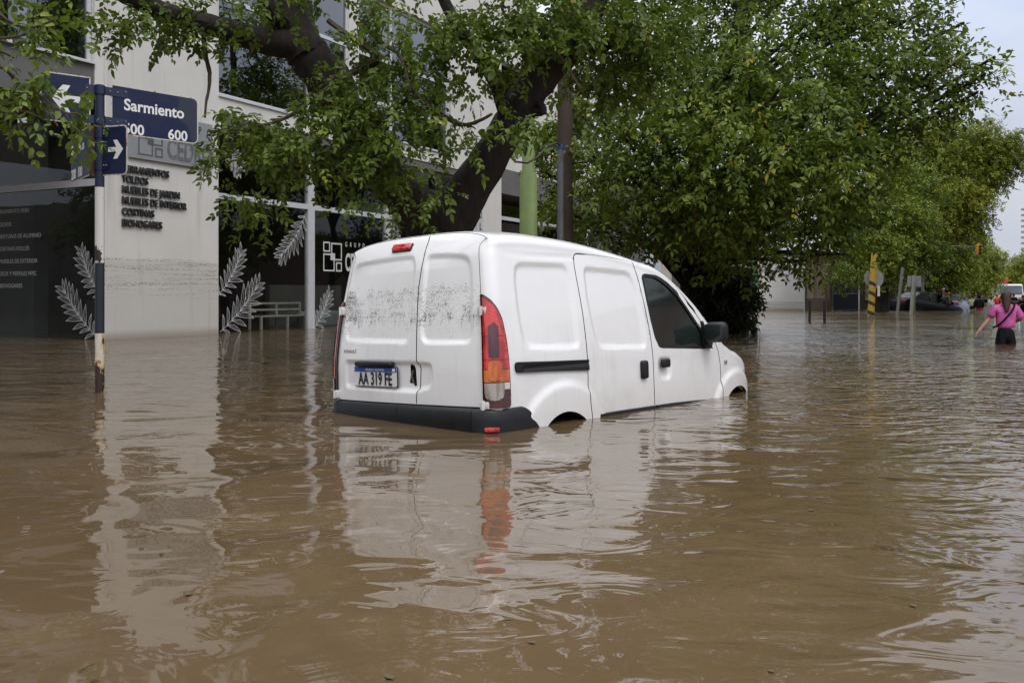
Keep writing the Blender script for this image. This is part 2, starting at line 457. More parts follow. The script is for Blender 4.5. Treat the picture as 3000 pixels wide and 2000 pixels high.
van = bpy.data.objects.new('panel_van', None); COL.objects.link(van); van.matrix_world = MV
tag(van, 'white windowless panel van stranded in brown flood water up to its wheel arches', 'van')

# outlines, side view
bot = -.11
sd_px = [(675, 224), (800, 231), (940, 252), (1085, 281), (1125, 380), (1175, 580), (1215, 780), (1240, 1000), (1247, 1200)]
SD = [s5(*p) for p in sd_px]; xf = SD[-1][0]; SD += [(xf + .002, bot)]
lp = [s5(*p) for p in [(779, 1250), (779, 1100), (775, 970), (768, 880), (740, 640), (700, 420), (678, 300)]]
SD += [(lp[0][0] + .03, bot)] + lp
SD = np.array(SD); SDr = roundpoly(SD, [.07] + [.02] * 2 + [.0] + [.05] * (len(SD) - 4))
seam = [s5(*p) for p in sd_px[3:]]
fd_top = [s5(*p) for p in [(1085, 281), (1180, 302), (1250, 328), (1322, 372), (1400, 455), (1500, 592), (1570, 695), (1618, 775)]]
fd_fr = [s5(*p) for p in [(1680, 860), (1700, 920), (1712, 1000), (1716, 1100), (1718, 1220)]]
FD = np.array(fd_top + fd_fr + [(fd_fr[-1][0], bot), (xf + .002, bot)] + seam[::-1][:-1]); FDr = FD
WIN = np.array([s5(*p) for p in [(1158, 395), (1163, 374), (1180, 368), (1240, 377), (1290, 397), (1340, 432), (1400, 497), (1470, 597), (1540, 702), (1600, 790), (1628, 850), (1630, 880), (1605, 893), (1450, 890), (1300, 888), (1280, 878), (1250, 810), (1220, 690), (1190, 550)]])
QR = roundpoly([s5(*p) for p in [(250, 275), (628, 290), (665, 430), (700, 640), (728, 900), (330, 905), (285, 700), (258, 480)]], [.13, .11, .2, .2, .07, .09, .2, .2])
SR = roundpoly([s5(*p) for p in [(740, 308), (1075, 345), (1128, 470), (1165, 650), (1198, 898), (845, 902), (800, 720), (762, 520)]], [.07, .15, .2, .2, .06, .10, .2, .2])
ARX = (.725, 3.215); ARZ = -.300; ARR = .345
body_b = []
def arc(cx, r, z, n=14):
    a0 = math.asin((z - ARZ) / r); return [(cx - r * math.cos(a0 + (math.pi - 2 * a0) * k / n), ARZ + r * math.sin(a0 + (math.pi - 2 * a0) * k / n)) for k in range(n + 1)]
bl = [(RC * .0, bot)] + arc(ARX[0], ARR, bot) + arc(ARX[1], ARR, bot) + [(3.87, bot)]
blq = xz2qm(bl); blq[0, 0] = 0
QMAX = float(q_of_x(3.90))
up = [(QMAX, m) for m in (0.3, .5)]
def mtop(q):
    xp = max(0, q - math.pi * RC / 2 + RC); return float(ztop_f(xp) - hc_f(xp)) + MC
topl = [(q, mtop(q)) for q in np.linspace(QMAX, .2, 40)] + [(0.1, mtop(.05)), (0, mtop(0))]
BODY = np.concatenate([blq, np.array(topl)])
SDq = xz2qm(resample(SDr, .03)); FDq = xz2qm(resample(FDr, .03)); WINq = xz2qm(resample(WIN, .03))
GAP = .0045
SDh = offset_poly(SDq, GAP); FDh = offset_poly(FDq, GAP)
# merge the two door openings into one hole of the body (they share the B seam)
def merged():
    a = SDh; b = FDh
    # sliding door: everything left of seam ; front door: right of it. Walk SD outline then FD outline
    sq = xz2qm(seam); top = sq[0]; 
    ia = int(np.argmin(np.hypot(*(a - top).T))); ib = int(np.argmin(np.hypot(*(b - top).T)))
    bt = xz2qm([(xf + .002, bot)])[0]
    ja = int(np.argmin(np.hypot(*(a - bt).T))); jb = int(np.argmin(np.hypot(*(b - bt).T)))
    def walk(p, i, j, far):
        n = len(p); s1 = [p[(i + k) % n] for k in range((j - i) % n + 1)]; s2 = [p[(i - k) % n] for k in range((i - j) % n + 1)]
        s1, s2 = np.array(s1), np.array(s2); return s1 if far(s1) > far(s2) else s2
    A = walk(a, ja, ia, lambda s: -s[:, 0].min()); B = walk(b, ib, jb, lambda s: s[:, 0].max())
    return np.concatenate([A[1:-1], B[1:-1]])
HOLE = merged(); HOLE[:, 1] = np.where(HOLE[:, 1] < bot + .012, bot + .012, HOLE[:, 1])
def circ(c, r): return None
def flare(P):
    x, z = P[:, 0], P[:, 2]; o = 0
    for cx, rr in ((ARX[0], .555), (ARX[1], .50)):
        d = np.hypot(x - cx, z - ARZ); o = o + .022 * sstep(rr + .02, rr - .04, d)
    return o
QRq, SRq = xz2qm(QR), xz2qm(SR)
def recess(V, pq, depth=.018, wdt=.040):
    d = sdpoly(V, pq); return -depth * sstep(0, -wdt, d)
RAILz = s5(500, 1025)[1]
def disp_body(V, P):
    s_ = P[:, 1] < -.4
    o = recess(V, QRq) + np.where(s_, flare(P), 0)
    # lip under the belt line and soft roof gutter
    gz = 1.165 - .02 * P[:, 0]
    o = o - .006 * np.exp(-((P[:, 2] - gz) / .008) ** 2) * sstep(.2, .3, P[:, 0]) * sstep(1.95, 1.85, P[:, 0])
    return o
WS = [(2.37, .0), (2.37, .0)]
def wsq():
    qs = [(2.36, .30), (2.42, .20), (2.83, .16), (2.95, .20)]
    out = []
    for x, fr in qs:
        q = float(q_of_x(x)); out.append((q, mtop(q) - MC + MC * (.42 if fr > .1 else .4)))
    # windscreen outline from the pillar to just short of the centreline
    q0, q1 = float(q_of_x(2.36)), float(q_of_x(2.93)); mt = lambda q, f: mtop(q) - MC + MC * f
    return np.array([(q0, mt(q0, .50)), (q1, mt(q1, .50)), (q1, mt(q1, .985)), (q0, mt(q0, .985))])
WSq = wsq()
make_panel('body', BODY, [HOLE, offset_poly(WSq, .004)], phi, side_n, disp_body, M_PAINT, van, h=.02, mirror='join', extra=[QRq, offset_poly(QRq, -.042)])
make_panel('windscreen', WSq, [], lambda u, v: phi(u, v), side_n, lambda V, P: V[:, 0] * 0 - .035, M_VGL, van, h=.06, mirror='join')
def disp_sd(V, P): return recess(V, SRq) + flare(P)
SDd = offset_poly(SDq, -GAP); FDd = offset_poly(FDq, -GAP)
d1, d2 = make_panel('sliding_door', SDd, [], phi, side_n, disp_sd, M_PAINT, van, h=.016, mirror='copy', extra=[SRq, offset_poly(SRq, -.042)])
HR = roundpoly([s5(*p) for p in [(1278, 960), (1365, 958), (1372, 1035), (1360, 1112), (1290, 1112), (1276, 1035)]], .05)
HRq = xz2qm(HR)
def disp_fd(V, P): return flare(P) - .02 * sstep(.004, -.02, sdpoly(V, HRq))
f1, f2 = make_panel('front_door', FDd, [WINq], phi, side_n, disp_fd, M_PAINT, van, h=.016, mirror='copy')
for o in (d1, f1): tag(o)
g1, g2 = make_panel('window', WINq, [], phi, side_n, lambda V, P: V[:, 0] * 0 - .010, M_VGL, f1, h=.04, mirror='copy', flange=0)
g2.parent = f2
# strips following an outline: rubber window seals, and dark strips painting shade into the door gaps
def strip(name, poly, wi, wo, off, mat, parent, fn=phi, nfn=side_n, raise_=0, mirror=False):
    poly = resample(poly, .03); a = offset_poly(poly, -wi); b = offset_poly(poly, wo); n = len(poly)
    def lay(p, o):
        return fn(p[:, 0], p[:, 1]) + nfn(p[:, 0], p[:, 1]) * o
    A, B = lay(a, off), lay(b, off + raise_); V = np.concatenate([A, B]); f = [[i, (i + 1) % n, n + (i + 1) % n, n + i] for i in range(n)]
    res = []
    for sgn in ((1, -1) if mirror else (1,)):
        me = bpy.data.meshes.new(name); me.from_pydata((V * np.array([1, sgn, 1])).tolist(), [], f); me.update(); res.append(link(name, me, mat, parent, True))
    return res
for pq, d in ((SDq, (d1, d2)), (FDq, (f1, f2))):
    r = strip('door_gap_shade', pq, .02, .02, -.018, M_DARK, van, mirror=True)  # near-black backing stands in for the shade inside the gaps
    for a, b in zip(r, d): a.parent = b
r = strip('window_seal', WINq, .020, .004, .0015, M_BLK2, van, mirror=True)
for a, b in zip(r, (f1, f2)): a.parent = b

# --- rear doors
def rear_fn(y, z):
    y = np.asarray(y, float); z = np.asarray(z, float); return np.stack([rear_x(y, z), y, z], -1)
def rear_n(y, z): return -nrm(rear_fn, y, z) * np.sign(nrm(rear_fn, y, z)[..., :1])
zb = s4(640, 1290)[1]
ring_m = np.concatenate([np.linspace(zb, mtop(0) - MC, 24), mtop(0) - MC + MC * np.linspace(.04, .999, 40)])
ring = phi(np.zeros_like(ring_m), ring_m)
rr_ = ring[:, 1:3]                                          # y (negative right), z
cs = [s4(*p) for p in [(748, 98), (738, 140), (703, 260), (683, 360), (668, 460), (659, 600), (655, 720), (651, 985), (661, 1010), (668, 1040), (664, 1180), (653, 1212), (651, 1290)]]
def clip_ring(side):
    pts = rr_ if side < 0 else rr_ * np.array([-1, 1])
    return pts
ytop = cs[0][0]
full = np.concatenate([rr_, (rr_ * np.array([-1, 1]))[::-1]])        # right bottom -> top -> left bottom
rt = [p for p in full if p[0] < ytop and True][:]
# split the ring at the top where the centre seam meets it
k = int(np.argmin(np.abs(full[:, 0] - ytop) + (full[:, 1] < 1.0) * 9))
ztp = full[k, 1]
cs[0] = (cs[0][0], ztp); csm = np.array(cs); csm[-1, 1] = zb
RD = np.concatenate([full[:k], csm]); LD = np.concatenate([csm[::-1], full[k + 1:]])
RD = offset_poly(resample(RD, .03), -GAP); LD = offset_poly(resample(LD, .03), -GAP)
LR = roundpoly([s4(*p) for p in [(222, 292), (420, 252), (645, 226), (652, 330), (628, 600), (598, 866), (140, 850), (158, 600), (186, 430)]], [.11, .2, .09, .1, .2, .06, .09, .2, .2])
RR = roundpoly([s4(*p) for p in [(722, 222), (880, 216), (1040, 228), (1054, 420), (1052, 868), (672, 868), (680, 600), (700, 380)]], [.11, .1, .14, .2, .08, .09, .2, .2])
PR = roundpoly([s4(*p) for p in [(146, 968), (640, 982), (760, 990), (772, 1080), (760, 1180), (640, 1212), (146, 1176)]], [.05, .0, .07, .1, .08, .0, .05])
HD = roundpoly([s4(*p) for p in [(592, 1012), (610, 1003), (632, 1030), (640, 1160), (622, 1162), (618, 1140), (588, 1140), (596, 1080)]], .012, 3)
def disp_rear(V, P):
    return recess(V, LR, .018, .036) + recess(V, RR, .018, .036) + recess(V, PR, .022, .035)
rdo = make_panel('rear_door', RD, [], rear_fn, rear_n, disp_rear, M_PAINTD, van, h=.014, extra=[RR, PR])
ldo = make_panel('rear_door', LD, [HD], rear_fn, rear_n, disp_rear, M_PAINTD, van, h=.014, extra=[LR, PR])
tag(ldo, 'wider left rear door with licence plate, torn open latch hole and dirt flecks'); tag(rdo, 'narrower right rear door with dirt flecks')
# dark sheet right behind the rear doors, painting in the shade of their gaps
V, T, _ = cdt(resample(full, .06), [], .08)
P = rear_fn(V[:, 0], V[:, 1]); P[:, 0] += .045
me = bpy.data.meshes.new('door_frame'); me.from_pydata(P.tolist(), [], T.tolist()); link('door_frame', me, M_DARK, van, True)
def rear_place(px, py, out=.0):
    y, z = rearpx(px, py); p = rear_fn(y, z); n = rear_n(np.array([y]), np.array([z]))[0]; return Vector(p + n * out), Vector(n)
def frame_on(p, n, upv=Vector((0, 0, 1))):
    """matrix: local x right (seen from outside), y into surface, z up"""
    yv = -n.normalized(); xv = yv.cross(upv).normalized(); zv = xv.cross(yv)
    M = Matrix((xv, yv, zv)).transposed().to_4x4(); M.translation = p; return M
# centre brake lamp
p, n = rear_place(950 + 557 / 2.412, 650 + 187 / 2.412, .006); M = frame_on(p, n)
MB().rbox((0, -.008, 0), (.20, .03, .058), .027, 4, M).build('brake_lamp', M_RED, ldo, True)
MB().rbox((0, .004, 0), (.212, .02, .068), .03, 4, M).build('lamp_gasket', M_BLK2, ldo, True)
# licence plate
pc, n = rear_place(950 + 362 / 2.412, 650 + 1094 / 2.412, -.004); M = frame_on(pc, n) @ Matrix.Rotation(R(0), 4, 'Y')
PWd, PHt = .40, .13
pw = (Vector(rear_fn(*s4(514, 1096))) - Vector(rear_fn(*s4(214, 1092)))).length; PWd = pw
M_PLW = simple('plate_white', (.72, .72, .70), .4, var=.05); M_PLB = simple('plate_blue', (.03, .09, .42), .4)
M_INK = simple('plate_ink', (.015, .015, .015), .5); M_WHT = simple('white_enamel', (.75, .75, .73), .45, var=.06)
plate = MB().rbox((0, 0, 0), (PWd, .008, .148), .012, 2, M).build('licence_plate', M_BLK, ldo)
MB().poly(rounded_rect(-PWd / 2 + .006, PWd / 2 - .006, -.068, .068, .012), .003, M @ Matrix.Translation((0, -.0065, 0))).build('plate_face', M_PLW, plate)
MB().poly(rounded_rect(-PWd / 2 + .006, PWd / 2 - .006, .036, .068, (0, 0, .012, .012)), .003, M @ Matrix.Translation((0, -.009, 0))).build('plate_band', M_PLB, plate)
text('plate_text', 'AA 319 FE', .128, M_INK, plate, M @ Matrix.Translation((0, -.0105, -.057)), 'CENTER', .022, .68, .001, 1.04)
text('band_text', 'REPUBLICA ARGENTINA', .021, M_WHT, plate, M @ Matrix.Translation((0, -.010, .045)), 'CENTER', .01, .95, .0008, 1.0)
MB().box(PWd / 2 - .05, PWd / 2 - .02, -.0108, -.010, .042, .062, M).build('plate_flag', M_WHT, plate)
# plate lamp bar
a, _ = rear_place(950 + 362 / 2.412, 650 + 1003 / 2.412, .0); Mb = frame_on(a, n)
MB().rbox((0, -.012, 0), (PWd * .84, .055, .036), .016, 3, Mb).build('plate_lamp_bar', M_BLK, ldo, True)
MB().box(-.06, .06, -.004, .02, -.09, .09, frame_on(rear_place(950 + 616 / 2.412, 650 + 1085 / 2.412, -.05)[0], n)).build('latch_cavity', M_DARK, ldo)
mm, nn = rear_place(950 + 612 / 2.412, 650 + 1090 / 2.412, -.025)
MB().tube([mm + Vector((0, 0, .04)), mm + Vector((-.005, .012, .0)), mm + Vector((0, 0, -.05))], .009, 8).build('latch_rod', simple('old_steel', (.12, .11, .08), .5, .6), ldo, True)
p, nr = rear_place(950 + 140 / 2.412, 650 + 925 / 2.412, .001)
text('maker_lettering', 'RENAULT', .036, simple('worn_lettering', (.10, .09, .085), .6, var=.5, scale=60), ldo, frame_on(p, nr), 'LEFT', .0, .95, .0006, 1.25)
# hinges on the door edges
M_HNG = simple('hinge_white', (.62, .62, .60), .4)
for (px, py, par) in ((1125, 628, rdo), (1136, 1295, rdo), (88, 632, ldo), (50, 1212, ldo)):
    yy, zz = s4(px, py)
    sgn = -1 if px > 600 else 1
    yy = sgn * (VW - RC - float(tumble(zz)) + .004); q = Vector((float(lean(zz)) - .012, yy, zz))
    hb = MB(); hb.rbox(q + Vector((0, 0, 0)), (.035, .04, .062), .008, 2); hb.rbox(q + Vector((.012, sgn * .03, 0)), (.03, .03, .05), .008, 2)
    hb.tube([q + Vector((-.02, sgn * .012, -.03)), q + Vector((-.02, sgn * .012, .03))], .008, 8)
    hb.build('hinge', M_HNG, par, True)
# --- tail lamps
LMP = [(0.004, .135), (.199, .125), (.200, .30), (.190, .45), (.172, .58), (.145, .69), (.112, .775), (.07, .84), (.03, .872), (.004, .882)]
for sg in (1, -1):
    def lamp_fn(u, v): return phi(u, v) * np.array([1, sg, 1])
    def lamp_n(u, v): return side_n(u, v) * np.array([1, sg, 1])
    root = None
    def seg(name, poly, mat, off, parent, h=.012):
        pq = np.array(poly, float)
        o = make_panel(name, pq, [], lamp_fn, lamp_n, lambda V, P: V[:, 0] * 0 + off, mat, parent, h=h, flange=off + .004); return o
    base = seg('tail_lamp', roundpoly(LMP, .03), M_RED2, .016, van)
    up_ = [(.018, .60), (.155, .60), (.135, .69), (.104, .765), (.062, .826), (.024, .856), (.018, .856)]
    seg('red_lens', up_, M_RED, .020, base); seg('red_lens', [(.018, .445), (.178, .445), (.160, .595), (.018, .595)], M_RED, .0195, base)
    seg('red_lens', [(.05, .46), (.105, .46), (.105, .66), (.08, .69), (.05, .66)], M_RED2, .026, base)
    seg('red_lens', [(.018, .385), (.186, .385), (.180, .44), (.018, .44)], M_RED, .020, base)
    seg('amber_lens', [(.018, .300), (.188, .300), (.187, .38), (.018, .38)], M_AMB, .021, base)
    seg('amber_lens', roundpoly([(.045, .305), (.12, .305), (.12, .44), (.045, .44)], .035), M_AMB, .027, base)
    seg('clear_lens', roundpoly([(.022, .180), (.13, .180), (.13, .294), (.022, .294)], [.05, .05, .004, .004]), M_CLR, .026, base)
    seg('clear_lens', [(.135, .25), (.186, .25), (.187, .294), (.135, .294)], simple('white_lens' + str(sg), (.6, .55, .48), .15), .022, base)

# --- bumper
def bumper():
    path = []                       # (x, y) outer line, from centre seam to the right flank
    for y in np.linspace(0, -.70, 10): path.append((-.055 - .03 * (1 - (abs(y) / .8) ** 2.5), y * 1.03, 0, -1))
    for a in np.linspace(8, 90, 7): path.append((-.055 + .19 - .19 * math.cos(R(a)) - .004, -.721 - .165 * math.sin(R(a)), a, 0))
    for x in np.linspace(.17, .53, 16): path.append((x, -.889 + .008 * max(0, (x - .4) / .13), 90, 0))
    V, Fc = [], []; prof = []
    n = len(path)
    for i, (x, y, a, _) in enumerate(path):
        p0 = np.array(path[max(0, i - 1)][:2]); p1 = np.array(path[min(n - 1, i + 1)][:2]); t = (p1 - p0) / np.hypot(*(p1 - p0)); nv = np.array([t[1], -t[0]])
        if nv @ np.array([x - .5, y]) < 0: nv = -nv
        top = .128 - .0 * y
        if x > .26: top = .128 - ((x - .26) / .25) ** 1.5 * .165
        outer = np.array([x, y])
        for (o_, z) in ((-.10, top), (-.03, top - .002), (-.012, top - .008), (0, top - .024), (.006, top - .10), (.0, -.20), (-.08, -.22)):
            zz = min(z, top) if z > -.15 else min(z, top - .1); q = outer + nv * o_; V.append((q[0], q[1], zz))
    m = 7
    for i in range(n - 1):
        for j in range(m - 1): Fc.append((i * m + j, (i + 1) * m + j, (i + 1) * m + j + 1, i * m + j + 1))
    return V, Fc, path
BV, BF, _ = bumper()
def sub(v, f, y0, y1, sgn, name):
    mb = MB(); mb.add([(a, b * sgn, c) for a, b, c in v], f); return mb.build(name, M_BLK, van, True)
m = 7; 
def rng_b(i0, i1):
    v = BV[i0 * m:(i1 + 1) * m]; f = [(a * m + j, (a + 1) * m + j, (a + 1) * m + j + 1, a * m + j + 1) for a in range(i1 - i0) for j in range(m - 1)]; return v, f
vr, fr = rng_b(0, len(BV) // m - 1)
# one bumper: centre joint and right corner joint as narrow gaps
mb = MB(); ic = 9
for sg in (1, -1):
    v, f = rng_b(0, ic); v = [(x, (y if abs(y) > 1e-6 else -.003) * sg, z) for x, y, z in v]; v = [(x, y + (.003 * sg if i >= ic * m else 0), z) for i, (x, y, z) in enumerate(v)]; mb.add(v, f)
    v, f = rng_b(ic, len(BV) // m - 1); v = [(x, (y - (.002 if i < m else 0)) * sg, z) for i, (x, y, z) in enumerate(v)]; mb.add(v, f)
bump = mb.build('bumper', M_BLK, van, True)
bb = MB(); bb.box(-.03, .06, -.72, .72, -.2, .118); bb.build('bumper_core', M_DARK, bump)
for sg in (1, -1):
    x0 = -.022
    mb = MB(); mb.rbox((0, 0, 0), (.03, .10, .030), .006, 2, Matrix.Translation((x0 + .012, -.856 * sg, -.006)) @ Matrix.Rotation(R(40 * sg), 4, 'Z')); mb.build('reflector', M_RED, bump, True)

# --- things fixed on the flank (right and left alike)
def flank(px5, py5, out=0.):
    x, z = s5(px5, py5); qm = xz2qm([(x, z)]); p = phi(qm[:, 0], qm[:, 1])[0]; n = side_n(qm[:, 0], qm[:, 1])[0]; return Vector(p + n * out), Vector(n)
def surf_strip(name, pts, mat, parent, out, thick, sgs=(1, -1), seg=8, flat=.45):
    for sg in sgs:
        mb = MB(); P = []
        for (x, z) in pts:
            qm = xz2qm([(x, z)]); p = phi(qm[:, 0], qm[:, 1])[0]; n = side_n(qm[:, 0], qm[:, 1])[0]; P.append(Vector((p + n * out) * np.array([1, sg, 1])))
        mb.tube(P, thick, seg); o = mb.build(name, mat, parent, True)
        # flatten towards the body
        yield o
a, b = s5(262, 1026), s5(776, 1008)
rail_poly = roundpoly([s5(*p) for p in [(255, 990), (480, 984), (776, 972), (778, 1046), (480, 1055), (262, 1066)]], [.035, 0, 0, 0, 0, .03])
for sg in (1, -1):
    fn = lambda u, v: phi(u, v) * np.array([1, sg, 1]); nf = lambda u, v: side_n(u, v) * np.array([1, sg, 1])
    rq = xz2qm(rail_poly)
    rl = make_panel('door_rail', rq, [], fn, nf, lambda V, P:   .016 - .012 * np.exp(-((P[:, 2] - (RAILz + .006)) / .012) ** 2) * sstep(.27, .29, P[:, 0]), M_BLK, van, h=.012, flange=.02)
    # rear wheel arch liner and front one
    for cx in ARX:
        mb = MB(); n_ = 16
        for k in range(n_ + 1):
            t = math.pi * k / n_
            for yy in (-(VW - .012 - float(plan_f(cx + .34 * .6)) * (cx > 2)), -.45): mb.v.append((cx - .345 * math.cos(t), yy * sg, ARZ + .345 * math.sin(t)))
        mb.f = [(2 * k, 2 * k + 1, 2 * k + 3, 2 * k + 2) for k in range(n_)]
        mb.add([(cx - .345, -.45 * sg, ARZ), (cx + .345, -.45 * sg, ARZ), (cx + .345, -.45 * sg, .06), (cx - .345, -.45 * sg, .06)], [(0, 1, 2, 3)])
        mb.build('wheel_arch_liner', M_DARK, van, True)
# side rub strip
for sg, dd, ff_ in ((1, d1, f1), (-1, d2, f2)):
    for pts, par in ((([s5(850, 1368), s5(1000, 1343), s5(1240, 1308)]), dd), (([s5(1256, 1306), s5(1380, 1287), s5(1500, 1274), s5(1640, 1262)]), ff_)):
        mb = MB(); zc = .0
        P0, P1 = pts[0][0], pts[-1][0]
        xs = np.linspace(P0, P1, 12)
        zl = np.interp(xs, [p[0] for p in pts], [p[1] for p in pts])
        yb = [-(VW + .012 - float(plan_f(x))) * sg for x in xs]
        for x, z, y in zip(xs, zl, yb):
            for dz, dy in ((.014, -.012), (.012, .012), (-.02, .018), (-.05, .012), (-.05, -.012)): mb.v.append((x, y - dy * sg, z + dz))
        for i in range(11):
            for j in range(4): mb.f.append((i * 5 + j, (i + 1) * 5 + j, (i + 1) * 5 + j + 1, i * 5 + j + 1))
        mb.f.append((0, 1, 2, 3, 4)); mb.build('rub_strip', M_BLK, par, True)
    # handles
    for cxy, size, par in (((1168, 1042), (.085, .045, .145), dd), ((1318, 997), (.112, .04, .072), ff_)):
        p, n = flank(*cxy, out=.006); p.y *= sg; n.y *= sg; Mh = frame_on(p, n)
        MB().rbox((0, -.006, 0), size, .026, 4, Mh).build('door_handle', M_BLK, par, True)
    # side repeater
    p, n = flank(1748, 988, .004); p.y *= sg; n.y *= sg
    MB().rbox((0, 0, 0), (.045, .02, .036), .012, 3, frame_on(p, n)).build('side_lamp', M_CLR, van, True)
    # door mirror
    p, n = flank(1612, 850, .0); p.y *= sg; n.y *= sg
    mir = MB()
    a1, n1 = flank(1570, 700); a2, _ = flank(1590, 893); a3, _ = flank(1640, 893)
    tri = []
    for q in (a1, a2, a3): tri.append(Vector((q.x, q.y * sg, q.z)))
    o = Vector((0, -.03 * sg, 0)); mir.add(tri + [t + o for t in tri], [(0, 1, 2), (3, 5, 4), (0, 3, 4, 1), (1, 4, 5, 2), (2, 5, 3, 0)])
    c0 = Vector((a3.x - .02, (a3.y - .02) * sg if False else a3.y * sg, a3.z + .06)); 
    tx, tz = sidepx(1400 + 1685 / 2.412, 650 + 778 / 2.412, .14)
    C0 = Vector((tx, (a3.y - .135) * sg, tz))
    mir.tube([Vector((a3.x - .03, a3.y * sg, a3.z + .05)), Vector((tx - .02, C0.y + .07 * sg, tz - .045)), C0 + Vector((0, .03 * sg, -.03))], [.045, .035, .035], 10)
    mir.rbox((0, 0, 0), (.11, .20, .175), .05, 4, Matrix.Translation(C0))
    mo = mir.build('mirror', M_BLK, ff_, True)
    MB().rbox((0, 0, 0), (.012, .165, .14), .03, 3, Matrix.Translation(C0 + Vector((-.052, 0, 0)))).build('mirror_glass', M_VGL, mo, True)
# ================================================================== WATER (one sheet to the horizon)
def water_mat():
    g = NG('muddy_water'); v = g.coord(); X, Y, Z = g.xyz(v)[:3]
    silt = g.noise(g.coord((.5, .5, .5)), 1, 6, .6, .8); silt2 = g.noise(g.coord((1.6, 1.6, 1)), 1, 5, .6, 1.5)
    c = g.mix(g.mapr(silt, .35, .65), (.100, .068, .035), (.126, .085, .046))
    c = g.mix(g.math('MULTIPLY', g.mapr(silt2, .5, .75), .35), c, (.150, .104, .062))
    # small floating specks
    vo = g.n('TexVoronoi'); vo.inputs['Scale'].default_value = 3.5; g.l(v, vo.inputs['Vector'])
    sp = g.math('LESS_THAN', vo.outputs['Distance'], .035)
    sp = g.math('MULTIPLY', sp, g.mapr(g.noise(v, 1.3, 2), .5, .56))
    c = g.mix(g.math('MULTIPLY', sp, .8), c, (.05, .035, .02))
    g.l(c, g.p.inputs['Base Color']); g.set(Roughness=.015, IOR=1.5)
    # where the surface is wind-ruffled (the open street) and where it lies smooth
    dist = g.math('ADD', g.mapr(X, -1.0, 5.5), g.mapr(Y, 6.5, 15.0), clamp=True)
    near = g.mapr(g.math('ADD', X, g.math('MULTIPLY', Y, .25)), 2.0, 5.0, 0, 1.5)
    patch = g.mapr(g.noise(g.coord((.35, .35, .35)), 1, 3, .5), .34, .62, .35, 1.0)
    ruf = g.math('MULTIPLY', g.math('MAXIMUM', g.math('MULTIPLY', dist, .9), near), g.math('MULTIPLY', patch, 1.5))
    swirl = g.noise(g.coord((1.0, 1.3, 1)), 1, 1.5, .4, 1.0)
    mid = g.noise(g.coord((2.0, 3.0, 1)), 1, 2, .45, 2.0)
    rip = g.noise(g.coord((4.5, 7.0, 1)), 1, 1.5, .5, .8)
    calm = g.mapr(g.noise(g.coord((.45, .45, .45)), 1, 2), .38, .62, .25, 1.0)
    h = g.math('MULTIPLY', swirl, .032)
    h = g.math('ADD', h, g.math('MULTIPLY', g.math('MULTIPLY', mid, g.math('ADD', g.math('MULTIPLY', calm, .20), ruf)), .031))
    h = g.math('ADD', h, g.math('MULTIPLY', g.math('MULTIPLY', rip, g.math('ADD', g.math('MULTIPLY', calm, .04), ruf)), .0105))
    g.bump(h, 1.0, 1.0)
    return g.m
M_WATER = water_mat()
xs = [-400, -60, 60, 400]; ys = [-60, -5, 120, 1500]
vs = [(x, y, 0) for y in ys for x in xs]; fs = [(j * 4 + i, j * 4 + i + 1, j * 4 + i + 5, j * 4 + i + 4) for j in range(3) for i in range(3)]
me = bpy.data.meshes.new('water'); me.from_pydata(vs, [], fs); tag(link('water', me, M_WATER), 'brown flood water covering the street', kind='structure')

# ================================================================== STREET-ALIGNED FRAME
SA = 27.5
ds = Vector((math.sin(R(SA)), math.cos(R(SA)), 0)); dn = Vector((-math.cos(R(SA)), math.sin(R(SA)), 0))
MS = Matrix((( ds.x, dn.x, 0, 0), (ds.y, dn.y, 0, 0), (0, 0, 1, 0), (0, 0, 0, 1)))     # (s, n, z) -> world ; n points away from the street
N0 = 15.3
def fs_(px, py=860, n=N0):
    """photo pixel on the street-parallel plane n -> (s, z)"""
    u = (px - 1500) / F; Y = n / (dn.x * u + dn.y); return Y * (ds.x * u + ds.y), CH + (HZ - py) / F * Y
def S(px, n=N0): return fs_(px, 860, n)[0]
def Z(px, py, n=N0): return fs_(px, py, n)[1]

def wall_mat(name, a, b, stain=0, tide=0, scale=1.2):
    g = NG(name); v = g.coord(); X, Y, Zc = g.xyz(v)[:3]
    n1 = g.noise(v, scale, 6, .6); n2 = g.noise(g.coord((60, 60, 60)), 1, 3)
    c = g.ramp(n1, [(.3, a), (.7, b)])
    if stain:
        st = g.noise(g.coord((3.5, 3.5, .25)), 1, 4, .6)
        c = g.mix(g.math('MULTIPLY', g.mapr(st, .52, .75), stain), c, tuple(x * .45 for x in a))
    if tide:      # flood line: thin horizontal tide marks with flecks
        st = g.noise(g.coord((.6, .6, 26)), 1, 4, .6); fl = g.noise(g.coord((28, 28, 60)), 1, 3, .6)
        band = g.math('MULTIPLY', g.mapr(Zc, tide - .95, tide - .55), g.mapr(Zc, tide + .02, tide - .02))
        k = g.math('MULTIPLY', band, g.mapr(st, .47, .60)); k = g.math('MULTIPLY', k, g.mapr(fl, .48, .58))
        c = g.mix(g.math('MULTIPLY', k, .75), c, (.07, .06, .05))
        c = g.mix(g.math('MULTIPLY', g.mapr(Zc, tide, tide - .1), .22), c, (.25, .21, .17))
        c = g.mix(g.math('MULTIPLY', g.mapr(Zc, .22, .0), .6), c, (.22, .16, .11))
    g.l(c, g.p.inputs['Base Color']); g.set(Roughness=.85); g.bump(n2, .25, .01)
    return g.m
M_WALL = wall_mat('grey_render', (.60, .58, .545), (.66, .64, .605), .30, 1.62)
M_WALL2 = wall_mat('light_render', (.62, .60, .565), (.68, .66, .625), .12)
M_GREY = wall_mat('dark_grey_render', (.115, .11, .11), (.15, .145, .14), .2)
M_ALU = simple('white_aluminium', (.55, .56, .58), .4, var=.05)
